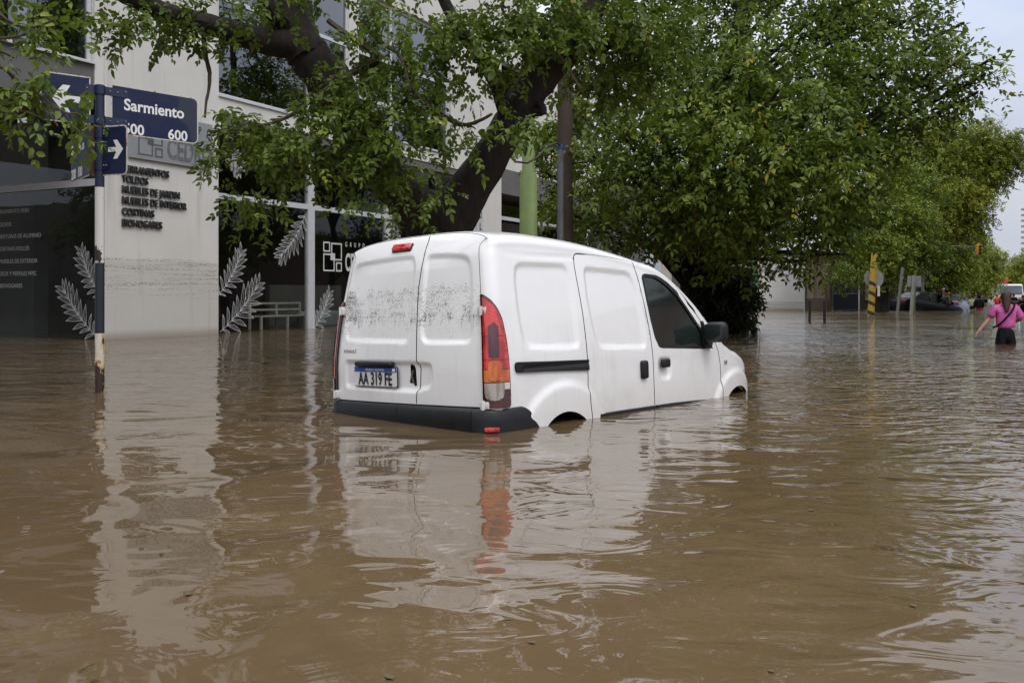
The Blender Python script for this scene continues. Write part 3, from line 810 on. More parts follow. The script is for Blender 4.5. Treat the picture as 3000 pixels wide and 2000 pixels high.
M_INT = simple('interior_dark', (.075, .073, .070), .8, var=.3, scale=1.0)
M_INT2 = simple('interior_grey', (.16, .16, .16), .8, var=.2, scale=1)
M_DEC = simple('white_decal', (.60, .60, .60), .6, var=.04)
M_STEEL = simple('brushed_plate', (.42, .43, .45), .35, .5, var=.06)
M_LET = simple('dark_letters', (.03, .03, .032), .5, var=.3, scale=30)
def glass_mat(name, tint, refl=1.0):
    g = NG(name); t = g.t
    tr = g.n('BsdfTransparent'); tr.inputs[0].default_value = (*tint, 1)
    gl = g.n('BsdfGlossy'); gl.inputs['Roughness'].default_value = .01; gl.inputs[0].default_value = (.9, .93, .95, 1)
    ge = g.n('NewGeometry'); dp = g.n('VectorMath', operation='DOT_PRODUCT'); g.l(ge.outputs['Normal'], dp.inputs[0]); g.l(ge.outputs['Incoming'], dp.inputs[1])
    co = g.math('SUBTRACT', 1.0, g.math('ABSOLUTE', dp.outputs['Value'])); fz = g.math('ADD', g.math('MULTIPLY', g.math('POWER', co, 5.0), .96), .04)
    f = g.math('MULTIPLY', fz, 1.0 + .6 * refl, clamp=True); f = g.math('ADD', f, .03 * refl)
    nz = g.noise(g.coord((.7, .7, .7)), 1, 2); b = g.n('Bump'); b.inputs['Strength'].default_value = .12; b.inputs['Distance'].default_value = .02
    g.l(nz, b.inputs['Height']); g.l(b.outputs[0], gl.inputs['Normal'])
    m = g.n('MixShader'); g.l(f, m.inputs[0]); g.l(tr.outputs[0], m.inputs[1]); g.l(gl.outputs[0], m.inputs[2]); g.l(m.outputs[0], g.out.inputs[0])
    return g.m
M_GL = glass_mat('shop_glass', (.62, .64, .62), .2); M_GLU = glass_mat('upper_glass', (.10, .11, .12), 3.0)

# ------------------------------------------------------------------ the shop
shop = empty('shop_building', label='two storey grey and white corner shop with big glass windows', cat='building'); shop.matrix_world = MS
sA0, sA1 = S(307), S(640)                         # pillar with the shop name
sB0, sB1 = S(1372), S(1469)                       # second pillar
zSill = Z(643, 277) ; zB0, zB1 = Z(944, 427), Z(865, 385); TOP = 11.5; zG = Z(116, 277)
print('z', zSill, zB0, zB1, zG)
def mbox(name, mat, parent, *bx):
    mb = MB(); [mb.box(*b) for b in bx]; return mb.build(name, mat, parent)
SE = sB1 + 9.5
sU = S(281)
mbox('pillar', M_WALL, shop, (sA0, sA1, N0, N0 + .26, -.6, TOP))
mbox('pillar', M_WALL2, shop, (sB0, sB1, N0 + .002, N0 + 1.2, -.6, TOP))
uB = zSill; w2a, w2b = S(1052), S(1321)
mbox('upper_wall', M_WALL2, shop,
     (sA1, sB0, N0 + .004, N0 + .35, zB1, uB - .03), (S(1022), w2a, N0 + .003, N0 + .35, uB - .03, TOP), (w2b, sB0, N0 + .003, N0 + .35, uB - .03, TOP),
     (sA1, S(1022), N0 + .004, N0 + .35, 9.2, TOP), (w2a, w2b, N0 + .004, N0 + .35, 9.2, TOP), (sB1, SE, N0 + .2, N0 + .5, zB1 + .45, 7.4), (sB1, SE, N0 + .18, N0 + .5, 9.2, TOP),
     (S(1560, N0 + .2), S(1650, N0 + .2), N0 + .19, N0 + .5, 7.3, 9.3), (sU - .0, sA0, N0 + .03, N0 + .5, zSill - .6, TOP))
mbox('roof_slab', M_WALL2, shop, (sA0 - 9, SE, N0 + .4, N0 + 9, TOP, TOP + .2))
mbox('fascia', M_GREY, shop, (sA1, sB0, N0 + .03, N0 + .9, zB0, zB1 - .002), (sA0 - 9, sU - .005, N0 + .06, N0 + .5, zG, zSill - .02), (sB1, SE, N0 + .1, N0 + .6, zB0 - .25, zB1 + .43))
mbox('soffit', M_GREY, shop, (sA1, sB0, N0 + .9, N0 + 8, zB0 + .02, zB1 - .02), (sA0 - 9, sA0 + .02, N0 + .5, N0 + 8.9, zG + .03, zSill - .04), (sB1, SE, N0 + .6, N0 + 8, zB0 - .2, zB1 + .2))
# interiors: back walls, side walls
nG = N0 + .33                                      # glass plane
mbox('interior_wall', M_INT, shop, (sA1 - .4, SE, N0 + 6.0, N0 + 6.2, -.5, 4.9), (sA1 - .3, sA1 - .1, N0 + 1.02, N0 + 6, -.5, 4.8), (SE - .2, SE, N0 + .5, N0 + 6, -.5, TOP),
     (sA1 - 1, SE, N0 + 5.0, N0 + 5.2, 4.7, TOP), (sA0 - 9, sA1, N0 + 7.0, N0 + 7.2, 4.9, TOP))
mbox('interior_partition', M_INT2, shop, (S(980, nG), S(980, nG) + 3.2, N0 + 2.6, N0 + 2.75, -.5, 1.15))
# ground-floor frames: transom, mullions
nG_ = N0 + .33; zT0, zT1 = Z(640, 582, nG_), Z(640, 565, nG_)
fr = MB()
m1a, m1b = S(898, nG), S(917, nG); m2a, m2b = S(1126, nG), S(1139, nG)
fr.box(sA1 - .3, sB0 + .2, nG - .05, nG + .05, zT0, zT1)
for a, b in ((m1a, m1b), (m2a, m2b)): fr.box(a, b, nG - .06, nG + .06, -.5, zB0 + .03)
fr.box(sA1 - .3, sB0 + .2, nG - .052, nG + .052, zB0 - .06, zB0 + .03)
fr.box(sA1 - .02, sA1 + .05, nG - .048, nG + .048, -.5, zB0)
fr.box(sB1, SE, nG - .05, nG + .05, 3.55, 3.68); fr.box(S(1640, nG), S(1655, nG), nG - .06, nG + .06, -.5, 4.1)
for s_ in (sB1 + 6.2, sB1 + 8.4): fr.box(s_, s_ + .1, nG - .06, nG + .06, -.5, 4.1)
shopwin = fr.build('shop_window', M_ALU, shop)
def pane(name, s0, s1, n, z0, z1, mat, parent):
    me = bpy.data.meshes.new(name); me.from_pydata([(s0, n, z0), (s1, n, z0), (s1, n, z1), (s0, n, z1)], [], [(0, 1, 2, 3)]); return link(name, me, mat, parent)
for (a, b) in ((sA1, m1a), (m1b, m2a), (m2b, sB0 + .1)):
    pane('glass_pane', a, b, nG, -.4, zT0, M_GL, shopwin); pane('glass_pane', a, b, nG, zT1, zB0 - .03, M_GL, shopwin)
pane('glass_pane', S(1640, nG), SE, nG, -.4, 3.55, M_GL, shopwin); pane('glass_pane', sB1, SE, nG, 3.68, 4.1, M_GL, shopwin)
mbox('garage_opening', M_INT, shop, (sB1 + .02, S(1636, nG), nG + .8, nG + .9, -.5, 3.6))
# upper windows
def upwin(s0, s1, z0, z1, n, vs_, hs, name='upper_window', t=.09):
    fb = MB(); fb.box(s0, s1, n - .04, n + .04, z0, z0 + .05); fb.box(s0, s1, n - .04, n + .04, z1 - t, z1)
    fb.box(s0, s0 + t * .5, n - .038, n + .038, z0, z1); fb.box(s1 - t, s1, n - .038, n + .038, z0, z1)
    for v_ in vs_: fb.box(v_, v_ + t, n - .045, n + .042, z0, z1)
    for h_ in hs: fb.box(s0, s1, n - .036, n + .036, h_, h_ + t)
    o = fb.build(name, M_ALU, shop); pane('glass_pane', s0 + .02, s1 - .02, n, z0 + .02, z1 - .02, M_GLU, o); return o
upwin(sA1 + .0, S(1022), uB, 9.2, N0 + .07, [S(903)], [7.5])
upwin(w2a, w2b, uB, 9.2, N0 + .15, [S(1139, N0 + .15)], [6.25, 7.5])
upwin(sA0 - 9, sU - .01, zSill, 9.2, N0 + .16, [sA0 - 4.5], [])
upwin(sB1 + .3, S(1560, N0 + .2), 4.95, 7.35, N0 + .3, [], [])
mbox('window_sill', M_ALU, shop, (sA1, S(1022), N0 - .04, N0 + .1, uB - .045, uB - .002), (w2a, w2b, N0 - .04, N0 + .12, uB - .045, uB - .002), (sA0 - 9, sU - .012, N0 - .02, N0 + .13, zSill - .04, zSill - .002))
# return front to the left of the pillar: glass wall running away from the street
sL = sA0 + .06
fb = MB(); fb.box(sL - .05, sL + .05, N0 + .27, N0 + 8.6, 3.02, 3.16); fb.box(sL - .05, sL + .05, N0 + 4.05, N0 + 4.15, -.5, 4.7)
sidewin = fb.build('side_shop_window', M_ALU, shop)
for z0, z1 in ((-.4, 3.02), (3.16, 4.7)):
    for n0, n1 in ((N0 + .27, N0 + 4.05), (N0 + 4.15, N0 + 8.6)):
        me = bpy.data.meshes.new('glass_pane'); me.from_pydata([(sL, n0, z0), (sL, n1, z0), (sL, n1, z1), (sL, n0, z1)], [], [(0, 1, 2, 3)]); link('glass_pane', me, M_GL, sidewin)
mbox('interior_wall', M_INT, shop, (sL + 3.4, sL + 3.5, N0 + 1, N0 + 9, -.5, 4.7), (sL, sL + 3.4, N0 + 8.7, N0 + 8.8, -.5, 4.7))
mbox('interior_column', M_INT2, shop, (sL + .9, sL + 1.25, N0 + 3.5, N0 + 5.6, -.5, 4.7), (sL + 2.0, sL + 2.1, N0 + 1.4, N0 + 3.2, -.5, .75))
# --- name plate, raised letters, lettering on glass
def FM(s, n, z): return Matrix.Translation((s, n, z))      # facade-local frame: x along street, y inward, z up
ps0, ps1 = S(372), S(622, N0 - .05); pz1, pz0 = Z(622, 368), Z(622, 500)
pl = MB(); pl.rbox(((ps0 + ps1) / 2, N0 - .05, (pz0 + pz1) / 2), (ps1 - ps0, .02, pz1 - pz0), .004, 1)
pl.box(ps0 + .1, ps0 + .16, N0 - .045, N0, pz0 + .2, pz0 + .3); pl.box(ps1 - .16, ps1 - .1, N0 - .045, N0, pz0 + .2, pz0 + .3)
plate_o = pl.build('name_plate', M_STEEL, shop)
def logo(parent, x, z, s, mat, n, th=.07, depth=.004):
    """four open squares round a solid one"""
    mb = MB()
    def ring(x0, z0, w_, h_):
        t = th * s
        for a, b, c, d in ((x0, x0 + w_, z0, z0 + t), (x0, x0 + w_, z0 + h_ - t, z0 + h_), (x0, x0 + t, z0 + t, z0 + h_ - t), (x0 + w_ - t, x0 + w_, z0 + t, z0 + h_ - t)): mb.box(x + a * 1, x + b, n - depth, n, z + c, z + d)
    ring(0, .66 * s, .36 * s, .34 * s); ring(.42 * s, .38 * s, .58 * s, .60 * s); ring(0, 0, .60 * s, .60 * s); ring(.68 * s, 0, .32 * s, .32 * s)
    mb.box(x + .38 * s, x + .62 * s, n - depth - .002, n - .001, z + .38 * s, z + .62 * s)
    return mb.build('logo', mat, parent)
lw = ps1 - ps0
logo(plate_o, ps0 + .22, pz0 + .08, .62, simple('cut_out', (.10, .10, .10), .5), N0 - .060, .055)
M_LETG = simple('cut_out_grey', (.13, .13, .135), .5, var=.3)
text('plate_lettering', 'CEDRO', .62, M_LETG, plate_o, FM(ps0 + .95, N0 - .062, pz0 + .10), 'LEFT', .03, .60, .002, 1.0)
text('plate_lettering', 'G R U P O', .22, M_LET, plate_o, FM(ps0 + .98, N0 - .062, pz1 - .26), 'LEFT', .012, .8, .002, 1.6)
lz = [Z(356, 2.412 and y) for y in (505, 527, 560, 591, 623, 654)]
for t_, y in zip(('CERRAMIENTOS', 'TOLDOS', 'MUEBLES DE JARDIN', 'MUEBLES DE INTERIOR', 'CORTINAS', 'BIOHOGARES'), (497, 527, 558, 590, 623, 656)):
    text('wall_lettering', t_, .205, M_LET, shop, FM(S(354), N0 - .03, Z(354, y + 3) - .02), 'LEFT', .012, .80, .022, .98)
Lx = lambda px: px
logo(shopwin, S(946, nG), Z(946, 794, nG), .78, M_DEC, nG - .012, .05, .003)
text('glass_lettering', 'G R U P O', .17, M_DEC, shopwin, FM(S(1010, nG), nG - .014, Z(1010, 722, nG)), 'LEFT', .01, .8, .001, 1.5)
text('glass_lettering', 'CEDRO', .66, M_DEC, shopwin, FM(S(1010, nG), nG - .014, Z(1010, 792, nG)), 'LEFT', .03, .5, .001, 1.0)
# lettering on the side glass: local frame whose x runs back towards the street
MSL = Matrix(((0, 1, 0, sL - .02), (-1, 0, 0, 0), (0, 0, 1, 0), (0, 0, 0, 1)))
def nL(px):       # depth n of a pixel column on the plane s = sL
    u = (px - 1500) / F; Y = sL / (ds.x * u + ds.y); return Y * (dn.x * u + dn.y), Y
for t_, x, y in (('CERRAMIENTO REIKI', -12, 628), ('TOLDOS', -6, 665), ('ABERTURAS DE ALUMINIO', -6, 700), ('CORTINAS ROLLER', -4, 736), ('MUEBLES DE EXTERIOR', 0, 772), ('DECK Y PERFILES WPC', 0, 808), ('BIOHOGARES', 2, 843)):
    n_, Y_ = nL(x); text('glass_lettering', t_, .125, M_DEC, sidewin, MSL @ Matrix.Translation((-n_, 0, CH + (HZ - y) / F * Y_)), 'LEFT', .0, .92, .001, 1.05)
# palm-frond stickers: leaf outlines drawn as thin ribbons
def frond(mb, M, base, tip, bend, wdt, n=13, seed=1):
    rs = random.Random(seed); b = Vector(base); t = Vector(tip); d = t - b; nrm_ = Vector((-d.y, d.x)).normalized()
    Ls = d.length
    def rib(pts, w_):
        for i in range(len(pts) - 1):
            p, q = pts[i], pts[i + 1]; e = (q - p); 
            if e.length < 1e-6: continue
            m_ = Vector((-e.y, e.x)).normalized() * w_ / 2
            k = len(mb.v); mb.v += [tuple(M @ Vector((c.x, 0, c.y))) for c in (p - m_, q - m_, q + m_, p + m_)]; mb.f.append((k, k + 1, k + 2, k + 3))
    mid = lambda s_: b + d * s_ + nrm_ * bend * math.sin(s_ * math.pi) * Ls
    rib([mid(k / 8) for k in range(9)], .014)
    for k in range(n):
        s_ = .06 + .94 * k / (n - 1); p = mid(s_); dr = (mid(min(1, s_ + .05)) - mid(max(0, s_ - .05))).normalized()
        for sg in (1, -1):
            a = R(62 - 40 * s_) * sg * rs.uniform(.9, 1.1); l_ = wdt * (math.sin(.35 + s_ * 2.0) ** .8) * rs.uniform(.85, 1.1)
            e = Vector((dr.x * math.cos(a) - dr.y * math.sin(a), dr.x * math.sin(a) + dr.y * math.cos(a))); e2 = Vector((-e.y, e.x))
            w_ = l_ * .10
            cv = -sg * .08 * l_
            up_ = [p + e * l_ * q + e2 * (w_ * math.sin(q * math.pi) + cv * math.sin(q * math.pi)) for q in (0, .25, .5, .75, 1)]
            dn_ = [p + e * l_ * q + e2 * (-w_ * math.sin(q * math.pi) + cv * math.sin(q * math.pi)) for q in (0, .25, .5, .75, 1)]
            ce = [p + e * l_ * q + e2 * (cv * math.sin(q * math.pi)) for q in (0, .3, .65, .9)]
            rib(up_, .010); rib(dn_, .010); rib(ce, .006)
def sticker(M, b, t, bend, w_, n, seed, par):
    m_ = MB(); frond(m_, M, b, t, bend, w_, n, seed); m_.build('leaf_sticker', M_DEC, par)
def P2(px, py, n=nG): s_, z = fs_(px, py, n); return (s_, z)
MF = Matrix.Translation((0, nG - .015, 0))
for a in (((644, 972), (745, 850), -.04, .62, 9, 1), ((636, 868), (700, 755), -.06, .46, 9, 2), ((894, 625), (828, 742), .07, .50, 10, 3), ((915, 968), (960, 872), -.05, .42, 9, 4), ((1140, 640), (1165, 720), .05, .42, 10, 5), ((1320, 560), (1285, 590), .02, .45, 9, 6), ((655, 440), (690, 480), .05, .45, 9, 9)):
    sticker(MF, P2(*a[0]), P2(*a[1]), *a[2:], shopwin)
sticker(Matrix.Translation((0, nG - .1, 0)), P2(1618, 600, nG - .1), P2(1590, 660, nG - .1), .05, .5, 9, 7, shopwin)
def PL(px, py): n_, Y_ = nL(px); return (-n_, CH + (HZ - py) / F * Y_)
sticker(MSL, PL(284, 985), PL(196, 862), .04, .50, 9, 8, sidewin); sticker(MSL, PL(300, 870), PL(246, 756), .06, .42, 9, 10, sidewin)
# vertical white sign on the second pillar
vs0, vs1 = S(1394), S(1412)
vsg = MB().rbox(((vs0 + vs1) / 2, N0 - .03, 2.1), (vs1 - vs0, .06, 2.8), .01, 1).build('vertical_sign', M_ALU, shop)
for k, c in enumerate('TOLDOS'): text('sign_letter', c, .34, M_LET, vsg, FM((vs0 + vs1) / 2, N0 - .065, Z(1404, 606) - .40 * k + .02), 'CENTER', .02, .8, .004)
# small white lamp/alarm on the pillar edge
MB().tube([(sA1 - .06, N0 - .07, Z(640, 385)), (sA1 - .06, N0 - .07, Z(640, 362))], [.075, .05], 10).build('wall_lamp', M_ALU, shop, True)
# bench inside the shop window
bench = empty('bench', label='white slatted metal bench standing in the flooded shop behind the glass', cat='bench'); bench.matrix_world = MS
nb = N0 + 1.15; b0, b1 = S(765, nb), S(900, nb) + .2; zb_ = lambda y: Z(800, y, nb)
M_CRMT = simple('cream_metal', (.62, .60, .52), .5)
mb = MB()
for z_, nn in ((.98 * 0 + zb_(888), .42), (zb_(907), .40)): mb.box(b0, b1, nb + nn - .02, nb + nn + .02, z_ - .03, z_ + .02)
mb.build('backrest', M_CRMT, bench)
mbox('seat', M_CRMT, bench, *[(b0, b1, nb + k * .1, nb + k * .1 + .07, zb_(926) - .02, zb_(926) + .02) for k in range(4)])
for s_ in (b0, (b0 + b1) / 2, b1 - .06):
    mbox('leg', M_CRMT, bench, (s_, s_ + .06, nb, nb + .05, -.4, zb_(926) - .02), (s_ + .002, s_ + .05, nb + .38, nb + .43, -.4, zb_(886)))
sofa = MB().rbox((S(980, nG) + .9, N0 + 1.7, .18), (1.9, .6, .45), .08, 3).build('sofa', simple('pale_sofa', (.28, .32, .33), .8), None, True); sofa.matrix_world = MS
tag(sofa, 'pale grey sofa half under water behind the shop glass', 'sofa')

# the row goes on towards the crossing
nb_ = empty('neighbour_house', label='grey two storey house beyond the shop, mostly hidden by the big tree', cat='building'); nb_.matrix_world = MS
mbox('wall', M_GREY, nb_, (SE + .02, 44, N0 + .25, N0 + 8, -.5, 6.2)); mbox('door', M_INT, nb_, (28, 31, N0 + .2, N0 + .26, -.5, 2.4), (35, 38, N0 + .2, N0 + .26, -.5, 2.2))
mbox('pilaster', simple('pale_blue_paint', (.50, .54, .62), .8), nb_, (44.02, 46.5, N0 + .1, N0 + 8, -.5, 5.2))
ch = empty('cream_house', label='cream house end glimpsed between the van bonnet and the big trunk', cat='building'); ch.matrix_world = MS
mbox('wall', wall_mat('cream_render', (.46, .42, .36), (.54, .50, .43), .3), ch, (46.55, 56, N0 + .3, N0 + 8, -.5, 4.8)); mbox('window', M_INT, ch, (49, 51, N0 + .26, N0 + .31, .6, 2.2))
# ================================================================== LEAVES AND TREES
def leaf_mat(name, dark, mid, light, rough=.42):
    g = NG(name); a = g.n('Attribute'); a.attribute_name = 'tint'
    c = g.ramp(a.outputs['Fac'], [(0, dark), (.5, mid), (.93, light), (1, (light[0] * 1.7, light[1] * 1.15, light[2]))])
    g.l(c, g.p.inputs['Base Color']); g.set(Roughness=rough); g.p.inputs['Specular IOR Level'].default_value = .28
    tl = g.n('BsdfTranslucent'); g.l(g.mix(.25, c, (.12, .20, .01)), tl.inputs[0])
    m = g.n('MixShader'); m.inputs[0].default_value = .32; g.l(g.p.outputs[0], m.inputs[1]); g.l(tl.outputs[0], m.inputs[2]); g.l(m.outputs[0], g.out.inputs[0])
    return g.m
LM1 = leaf_mat('ash_leaves', (.062, .095, .014), (.110, .157, .022), (.205, .27, .042))
LM2 = leaf_mat('dark_green_leaves', (.066, .100, .014), (.120, .170, .022), (.225, .295, .042))
LM3 = leaf_mat('yellow_green_leaves', (.12, .165, .018), (.23, .27, .035), (.36, .39, .06))
LM4 = leaf_mat('mid_green_leaves', (.09, .135, .016), (.17, .23, .026), (.28, .34, .05))
def bark_mat(name, a, b):
    g = NG(name); v = g.coord((7, 7, 1.6)); n = g.noise(v, 1.6, 7, .65, .6); m_ = g.noise(g.coord((22, 22, 6)), 1, 5, .6)
    g.l(g.ramp(n, [(.3, a), (.72, b)]), g.p.inputs['Base Color']); g.set(Roughness=.9); g.bump(g.math('ADD', n, g.math('MULTIPLY', m_, .5)), .9, .05); return g.m
BK1 = bark_mat('dark_wet_bark', (.007, .005, .004), (.030, .020, .015)); BK2 = bark_mat('bark', (.02, .017, .013), (.06, .05, .04)); BK3 = bark_mat('twig_bark', (.05, .038, .02), (.11, .085, .05))

def leaflets(npair, ll, lw, rach, detail):
    """one compound leaf: returns verts (K,3) and quads"""
    vs, fs = [], []
    def lf(o, ang, l, w_, zt):
        c, s_ = math.cos(ang), math.sin(ang)
        def T(x, y, z): return (o[0] + x * c - y * s_, o[1] + x * s_ + y * c, o[2] + z)
        b = len(vs)
        if detail: 
            vs.extend([T(0, 0, 0), T(l * .28, w_ * .5, zt), T(l * .66, w_ * .42, zt), T(l, 0, -l * .12), T(l * .66, -w_ * .42, zt), T(l * .28, -w_ * .5, zt)])
            fs.extend([(b, b + 1, b + 2, b + 3), (b, b + 3, b + 4, b + 5)])
        else:
            vs.extend([T(0, 0, 0), T(l * .45, w_ * .5, zt), T(l, 0, -l * .12), T(l * .45, -w_ * .5, zt)]); fs.append((b, b + 1, b + 2, b + 3))
    for k in range(npair):
        x = rach * (.25 + .65 * k / max(1, npair - 1)); z = -rach * .25 * (x / rach) ** 2
        for sg in (1, -1): lf((x, 0, z), sg * R(52), ll * (1 - .06 * k), lw, .004)
    lf((rach, 0, -rach * .25), 0, ll * 1.05, lw, .004)
    return np.array(vs), np.array(fs)
def build_leaves(name, C, D, scale, mat, parent, tpl, seed=0, tintbias=None, jitter=.45):
    """C centres (N,3), D rachis directions (N,3) -> one mesh of leaflets"""
    r = np.random.default_rng(seed); tv0, tf = tpl; N = len(C); K = len(tv0)
    nv_ = 8; per_ = 6 if len(tf) * 3 == K else 4                       # eight crumpled variants of the compound leaf
    var = np.repeat(tv0[None], nv_, 0)
    for k in range(nv_):
        for a in range(0, K, per_):
            o = tv0[a]; q = (tv0[a:a + per_] - o) * r.uniform(.7, 1.25); an = r.normal(0, .35); c_, s2 = math.cos(an), math.sin(an); ti = r.normal(-.25, .45)
            x, y, z = q[:, 0] * c_ - q[:, 1] * s2, q[:, 0] * s2 + q[:, 1] * c_, q[:, 2]; l_ = np.hypot(x, y)
            var[k, a:a + per_] = o + np.stack([x * math.cos(ti), y * math.cos(ti), z + l_ * math.sin(ti)], 1) + r.normal(0, .008, 3)
    tv = var[r.integers(0, nv_, N)]
    D = D / np.linalg.norm(D, axis=1, keepdims=True); up = np.array([0, 0, 1.]) + r.normal(0, jitter, (N, 3))
    Yv = np.cross(up, D); Yv /= np.linalg.norm(Yv, axis=1, keepdims=True); Zv = np.cross(D, Yv)
    sc = scale * r.uniform(.75, 1.2, N)
    V = C[:, None] + sc[:, None, None] * (tv[:, :, 0:1] * D[:, None] + tv[:, :, 1:2] * Yv[:, None] + tv[:, :, 2:3] * Zv[:, None])
    Fq = (tf[None] + (np.arange(N) * K)[:, None, None]).reshape(-1, 4)
    me = bpy.data.meshes.new(name); nv = N * K; nf = len(Fq)
    me.vertices.add(nv); me.vertices.foreach_set('co', V.reshape(-1).astype(np.float32))
    me.loops.add(nf * 4); me.loops.foreach_set('vertex_index', Fq.reshape(-1).astype(np.int32))
    me.polygons.add(nf); me.polygons.foreach_set('loop_start', np.arange(nf, dtype=np.int32) * 4)
    me.update(calc_edges=True)
    t = np.clip(r.normal(.45, .2, N) + (tintbias if tintbias is not None else 0), 0, .95); t = np.where(r.random(N) > .992, 1.0, t)
    at_ = me.attributes.new('tint', 'FLOAT', 'POINT'); at_.data.foreach_set('value', np.repeat(t, K).astype(np.float32))
    return link(name, me, mat, parent)
TPL1 = leaflets(3, .085, .050, .18, True); TPL2 = leaflets(2, .125, .066, .17, False); TPLs = leaflets(2, .10, .055, .12, False)

def limb(mb, pts, rads, seg=10, jit=.10, rs=None, sub=4):
    """smoothed tapering limb"""
    P = [Vector(p) for p in pts]; out, ro = [], []
    for i in range(len(P) - 1):
        p0, p1, p2, p3 = P[max(i - 1, 0)], P[i], P[i + 1], P[min(i + 2, len(P) - 1)]
        for k in range(sub):
            t = k / sub; out.append(.5 * ((2 * p1) + (-p0 + p2) * t + (2*p0 - 5*p1 + 4*p2 - p3) * t*t + (-p0 + 3*p1 - 3*p2 + p3) * t**3)); ro.append(rads[i] * (1 - t) + rads[i + 1] * t)
    out.append(P[-1]); ro.append(rads[-1]); mb.tube(out, ro, seg, True, jit, rs)
def cluster_points(r, c, rad, n, shell=.35):
    d = r.normal(0, 1, (n, 3)); d /= np.linalg.norm(d, axis=1, keepdims=True); q = (shell + (1 - shell) * r.random(n)) ** (1 / 1.6)
    return np.array(c) + d * q[:, None] * np.array(rad), d
def droop_dirs(r, d, n, dr=.55):
    a = r.uniform(0, 2 * math.pi, n); h = np.stack([np.cos(a), np.sin(a), np.zeros(n)], 1) + .8 * d * np.array([1, 1, 0]); h /= np.maximum(np.linalg.norm(h, axis=1, keepdims=True), 1e-6)
    return h + np.array([0, 0, -1.]) * r.uniform(dr - .5, dr + .5, n)[:, None]
def sprays(r, C, D, per, length, spread):
    """turn seed points into short drooping sprays of several leaves"""
    n = len(C); a = r.uniform(0, 2 * math.pi, n); h = np.stack([np.cos(a), np.sin(a), r.uniform(-.7, .15, n)], 1) + .7 * D * np.array([1, 1, .6]); h /= np.linalg.norm(h, axis=1, keepdims=True)
    t = np.linspace(0, 1, per); P = C[:, None] + h[:, None] * (t[None, :, None] * length) + np.array([0, 0, -1.]) * (t ** 2)[None, :, None] * length * .35
    P = P + r.normal(0, spread, P.shape); E = np.repeat(h[:, None], per, 1) + r.normal(0, .55, P.shape) + np.array([0, 0, -.35])
    return P.reshape(-1, 3), E.reshape(-1, 3), h

# ---- tree 1: the leaning street tree behind the van
Y1 = 12.6
t1 = empty('street_tree', at(1285, 985, 13.0) * 1, label='dark forked street tree leaning over the van roof', cat='tree'); t1.location.z = -.5; O1 = t1.location.copy()
def T1(px, py, Y=Y1): return at(px, py, Y) - O1
rs = random.Random(3); mb = MB()
limb(mb, [Vector((0, 0, -.3)), T1(1283, 800, 12.9), T1(1280, 690, 12.8), T1(1240, 630, 12.7), T1(1175, 560, 12.6), T1(1105, 470, 12.5), T1(1020, 340, 12.3), T1(960, 235, 12.1), T1(905, 165, 12.0)], [.62, .50, .46, .36, .29, .26, .26, .29, .27], 14, .10, rs)
limb(mb, [T1(905, 170, 12.0), T1(850, 130, 11.9), T1(740, 112, 11.6), T1(610, 72, 11.3), T1(520, 50, 11.1), T1(420, 10, 10.9), T1(330, -30, 10.7)], [.24, .20, .155, .135, .125, .11, .09], 12, .10, rs)
limb(mb, [T1(905, 165, 12.0), T1(870, 80, 12.0), T1(855, -40, 12.1), T1(840, -200, 12.2), T1(860, -400, 12.4)], [.27, .24, .20, .15, .10], 12, .10, rs)
limb(mb, [T1(1290, 720, 12.8), T1(1318, 650, 12.6), T1(1385, 540, 12.4), T1(1460, 425, 12.2), T1(1530, 305, 12.1), T1(1590, 215, 12.1), T1(1655, 135, 12.1), T1(1720, 40, 12.2), T1(1760, -120, 12.4), T1(1800, -320, 12.6)], [.42, .36, .265, .235, .23, .25, .26, .22, .16, .09], 14, .10, rs)
limb(mb, [T1(1650, 140, 12.1), T1(1720, 140, 12.3), T1(1778, 134, 12.5), T1(1900, 90, 13.2)], [.16, .09, .07, .04], 8, .1, rs)
limb(mb, [T1(1470, 410, 12.2), T1(1480, 330, 12.0), T1(1430, 200, 11.8), T1(1330, 60, 11.6), T1(1250, -120, 11.5)], [.10, .10, .09, .08, .05], 8, .1, rs)
limb(mb, [T1(860, 100, 12.0), T1(800, 40, 11.6), T1(760, -40, 11.4), T1(700, -200, 11.2)], [.14, .11, .09, .05], 8, .1, rs)
limb(mb, [T1(1560, 330, 12.0), T1(1590, 325, 11.9), T1(1580, 300, 11.9)], [.06, .06, .04], 8, .1, rs)
tr = mb.build('trunk', BK1, t1, True)
mb = MB()
for pts, r0 in (([(1114, 170), (1050, 200), (973, 249), (900, 305), (832, 348), (724, 377), (612, 385)], .035), ([(1201, 269), (1270, 320), (1346, 365), (1400, 356), (1440, 335)], .03), ([(1201, 282), (1150, 330), (1097, 369), (1060, 400)], .025),
                ([(596, 100), (604, 170), (614, 215), (612, 260), (604, 300), (600, 345)], .028), ([(1060, 60), (1100, 110), (1140, 140), (1175, 170), (1201, 269)], .03), ([(1560, 60), (1600, 110), (1650, 180), (1700, 260)], .02),
                ([(1110, 165), (1000, 90), (960, 60)], .04), ([(1500, -60), (1470, 20), (1495, 60)], .02), ([(560, 60), (540, 120), (500, 160)], .02), ([(450, 30), (400, 60), (330, 80)], .02), ([(965, 235), (1030, 215), (1090, 190), (1114, 170)], .05)):
    Ys = 11.4
    limb(mb, [T1(x, y, Ys + .2 * math.sin(i)) for i, (x, y) in enumerate(pts)], [r0 * (1 - .12 * i) + .004 for i in range(len(pts))], 6, .15, rs, 3)
mb.build('twigs', BK3, t1, True)
r1 = np.random.default_rng(21)
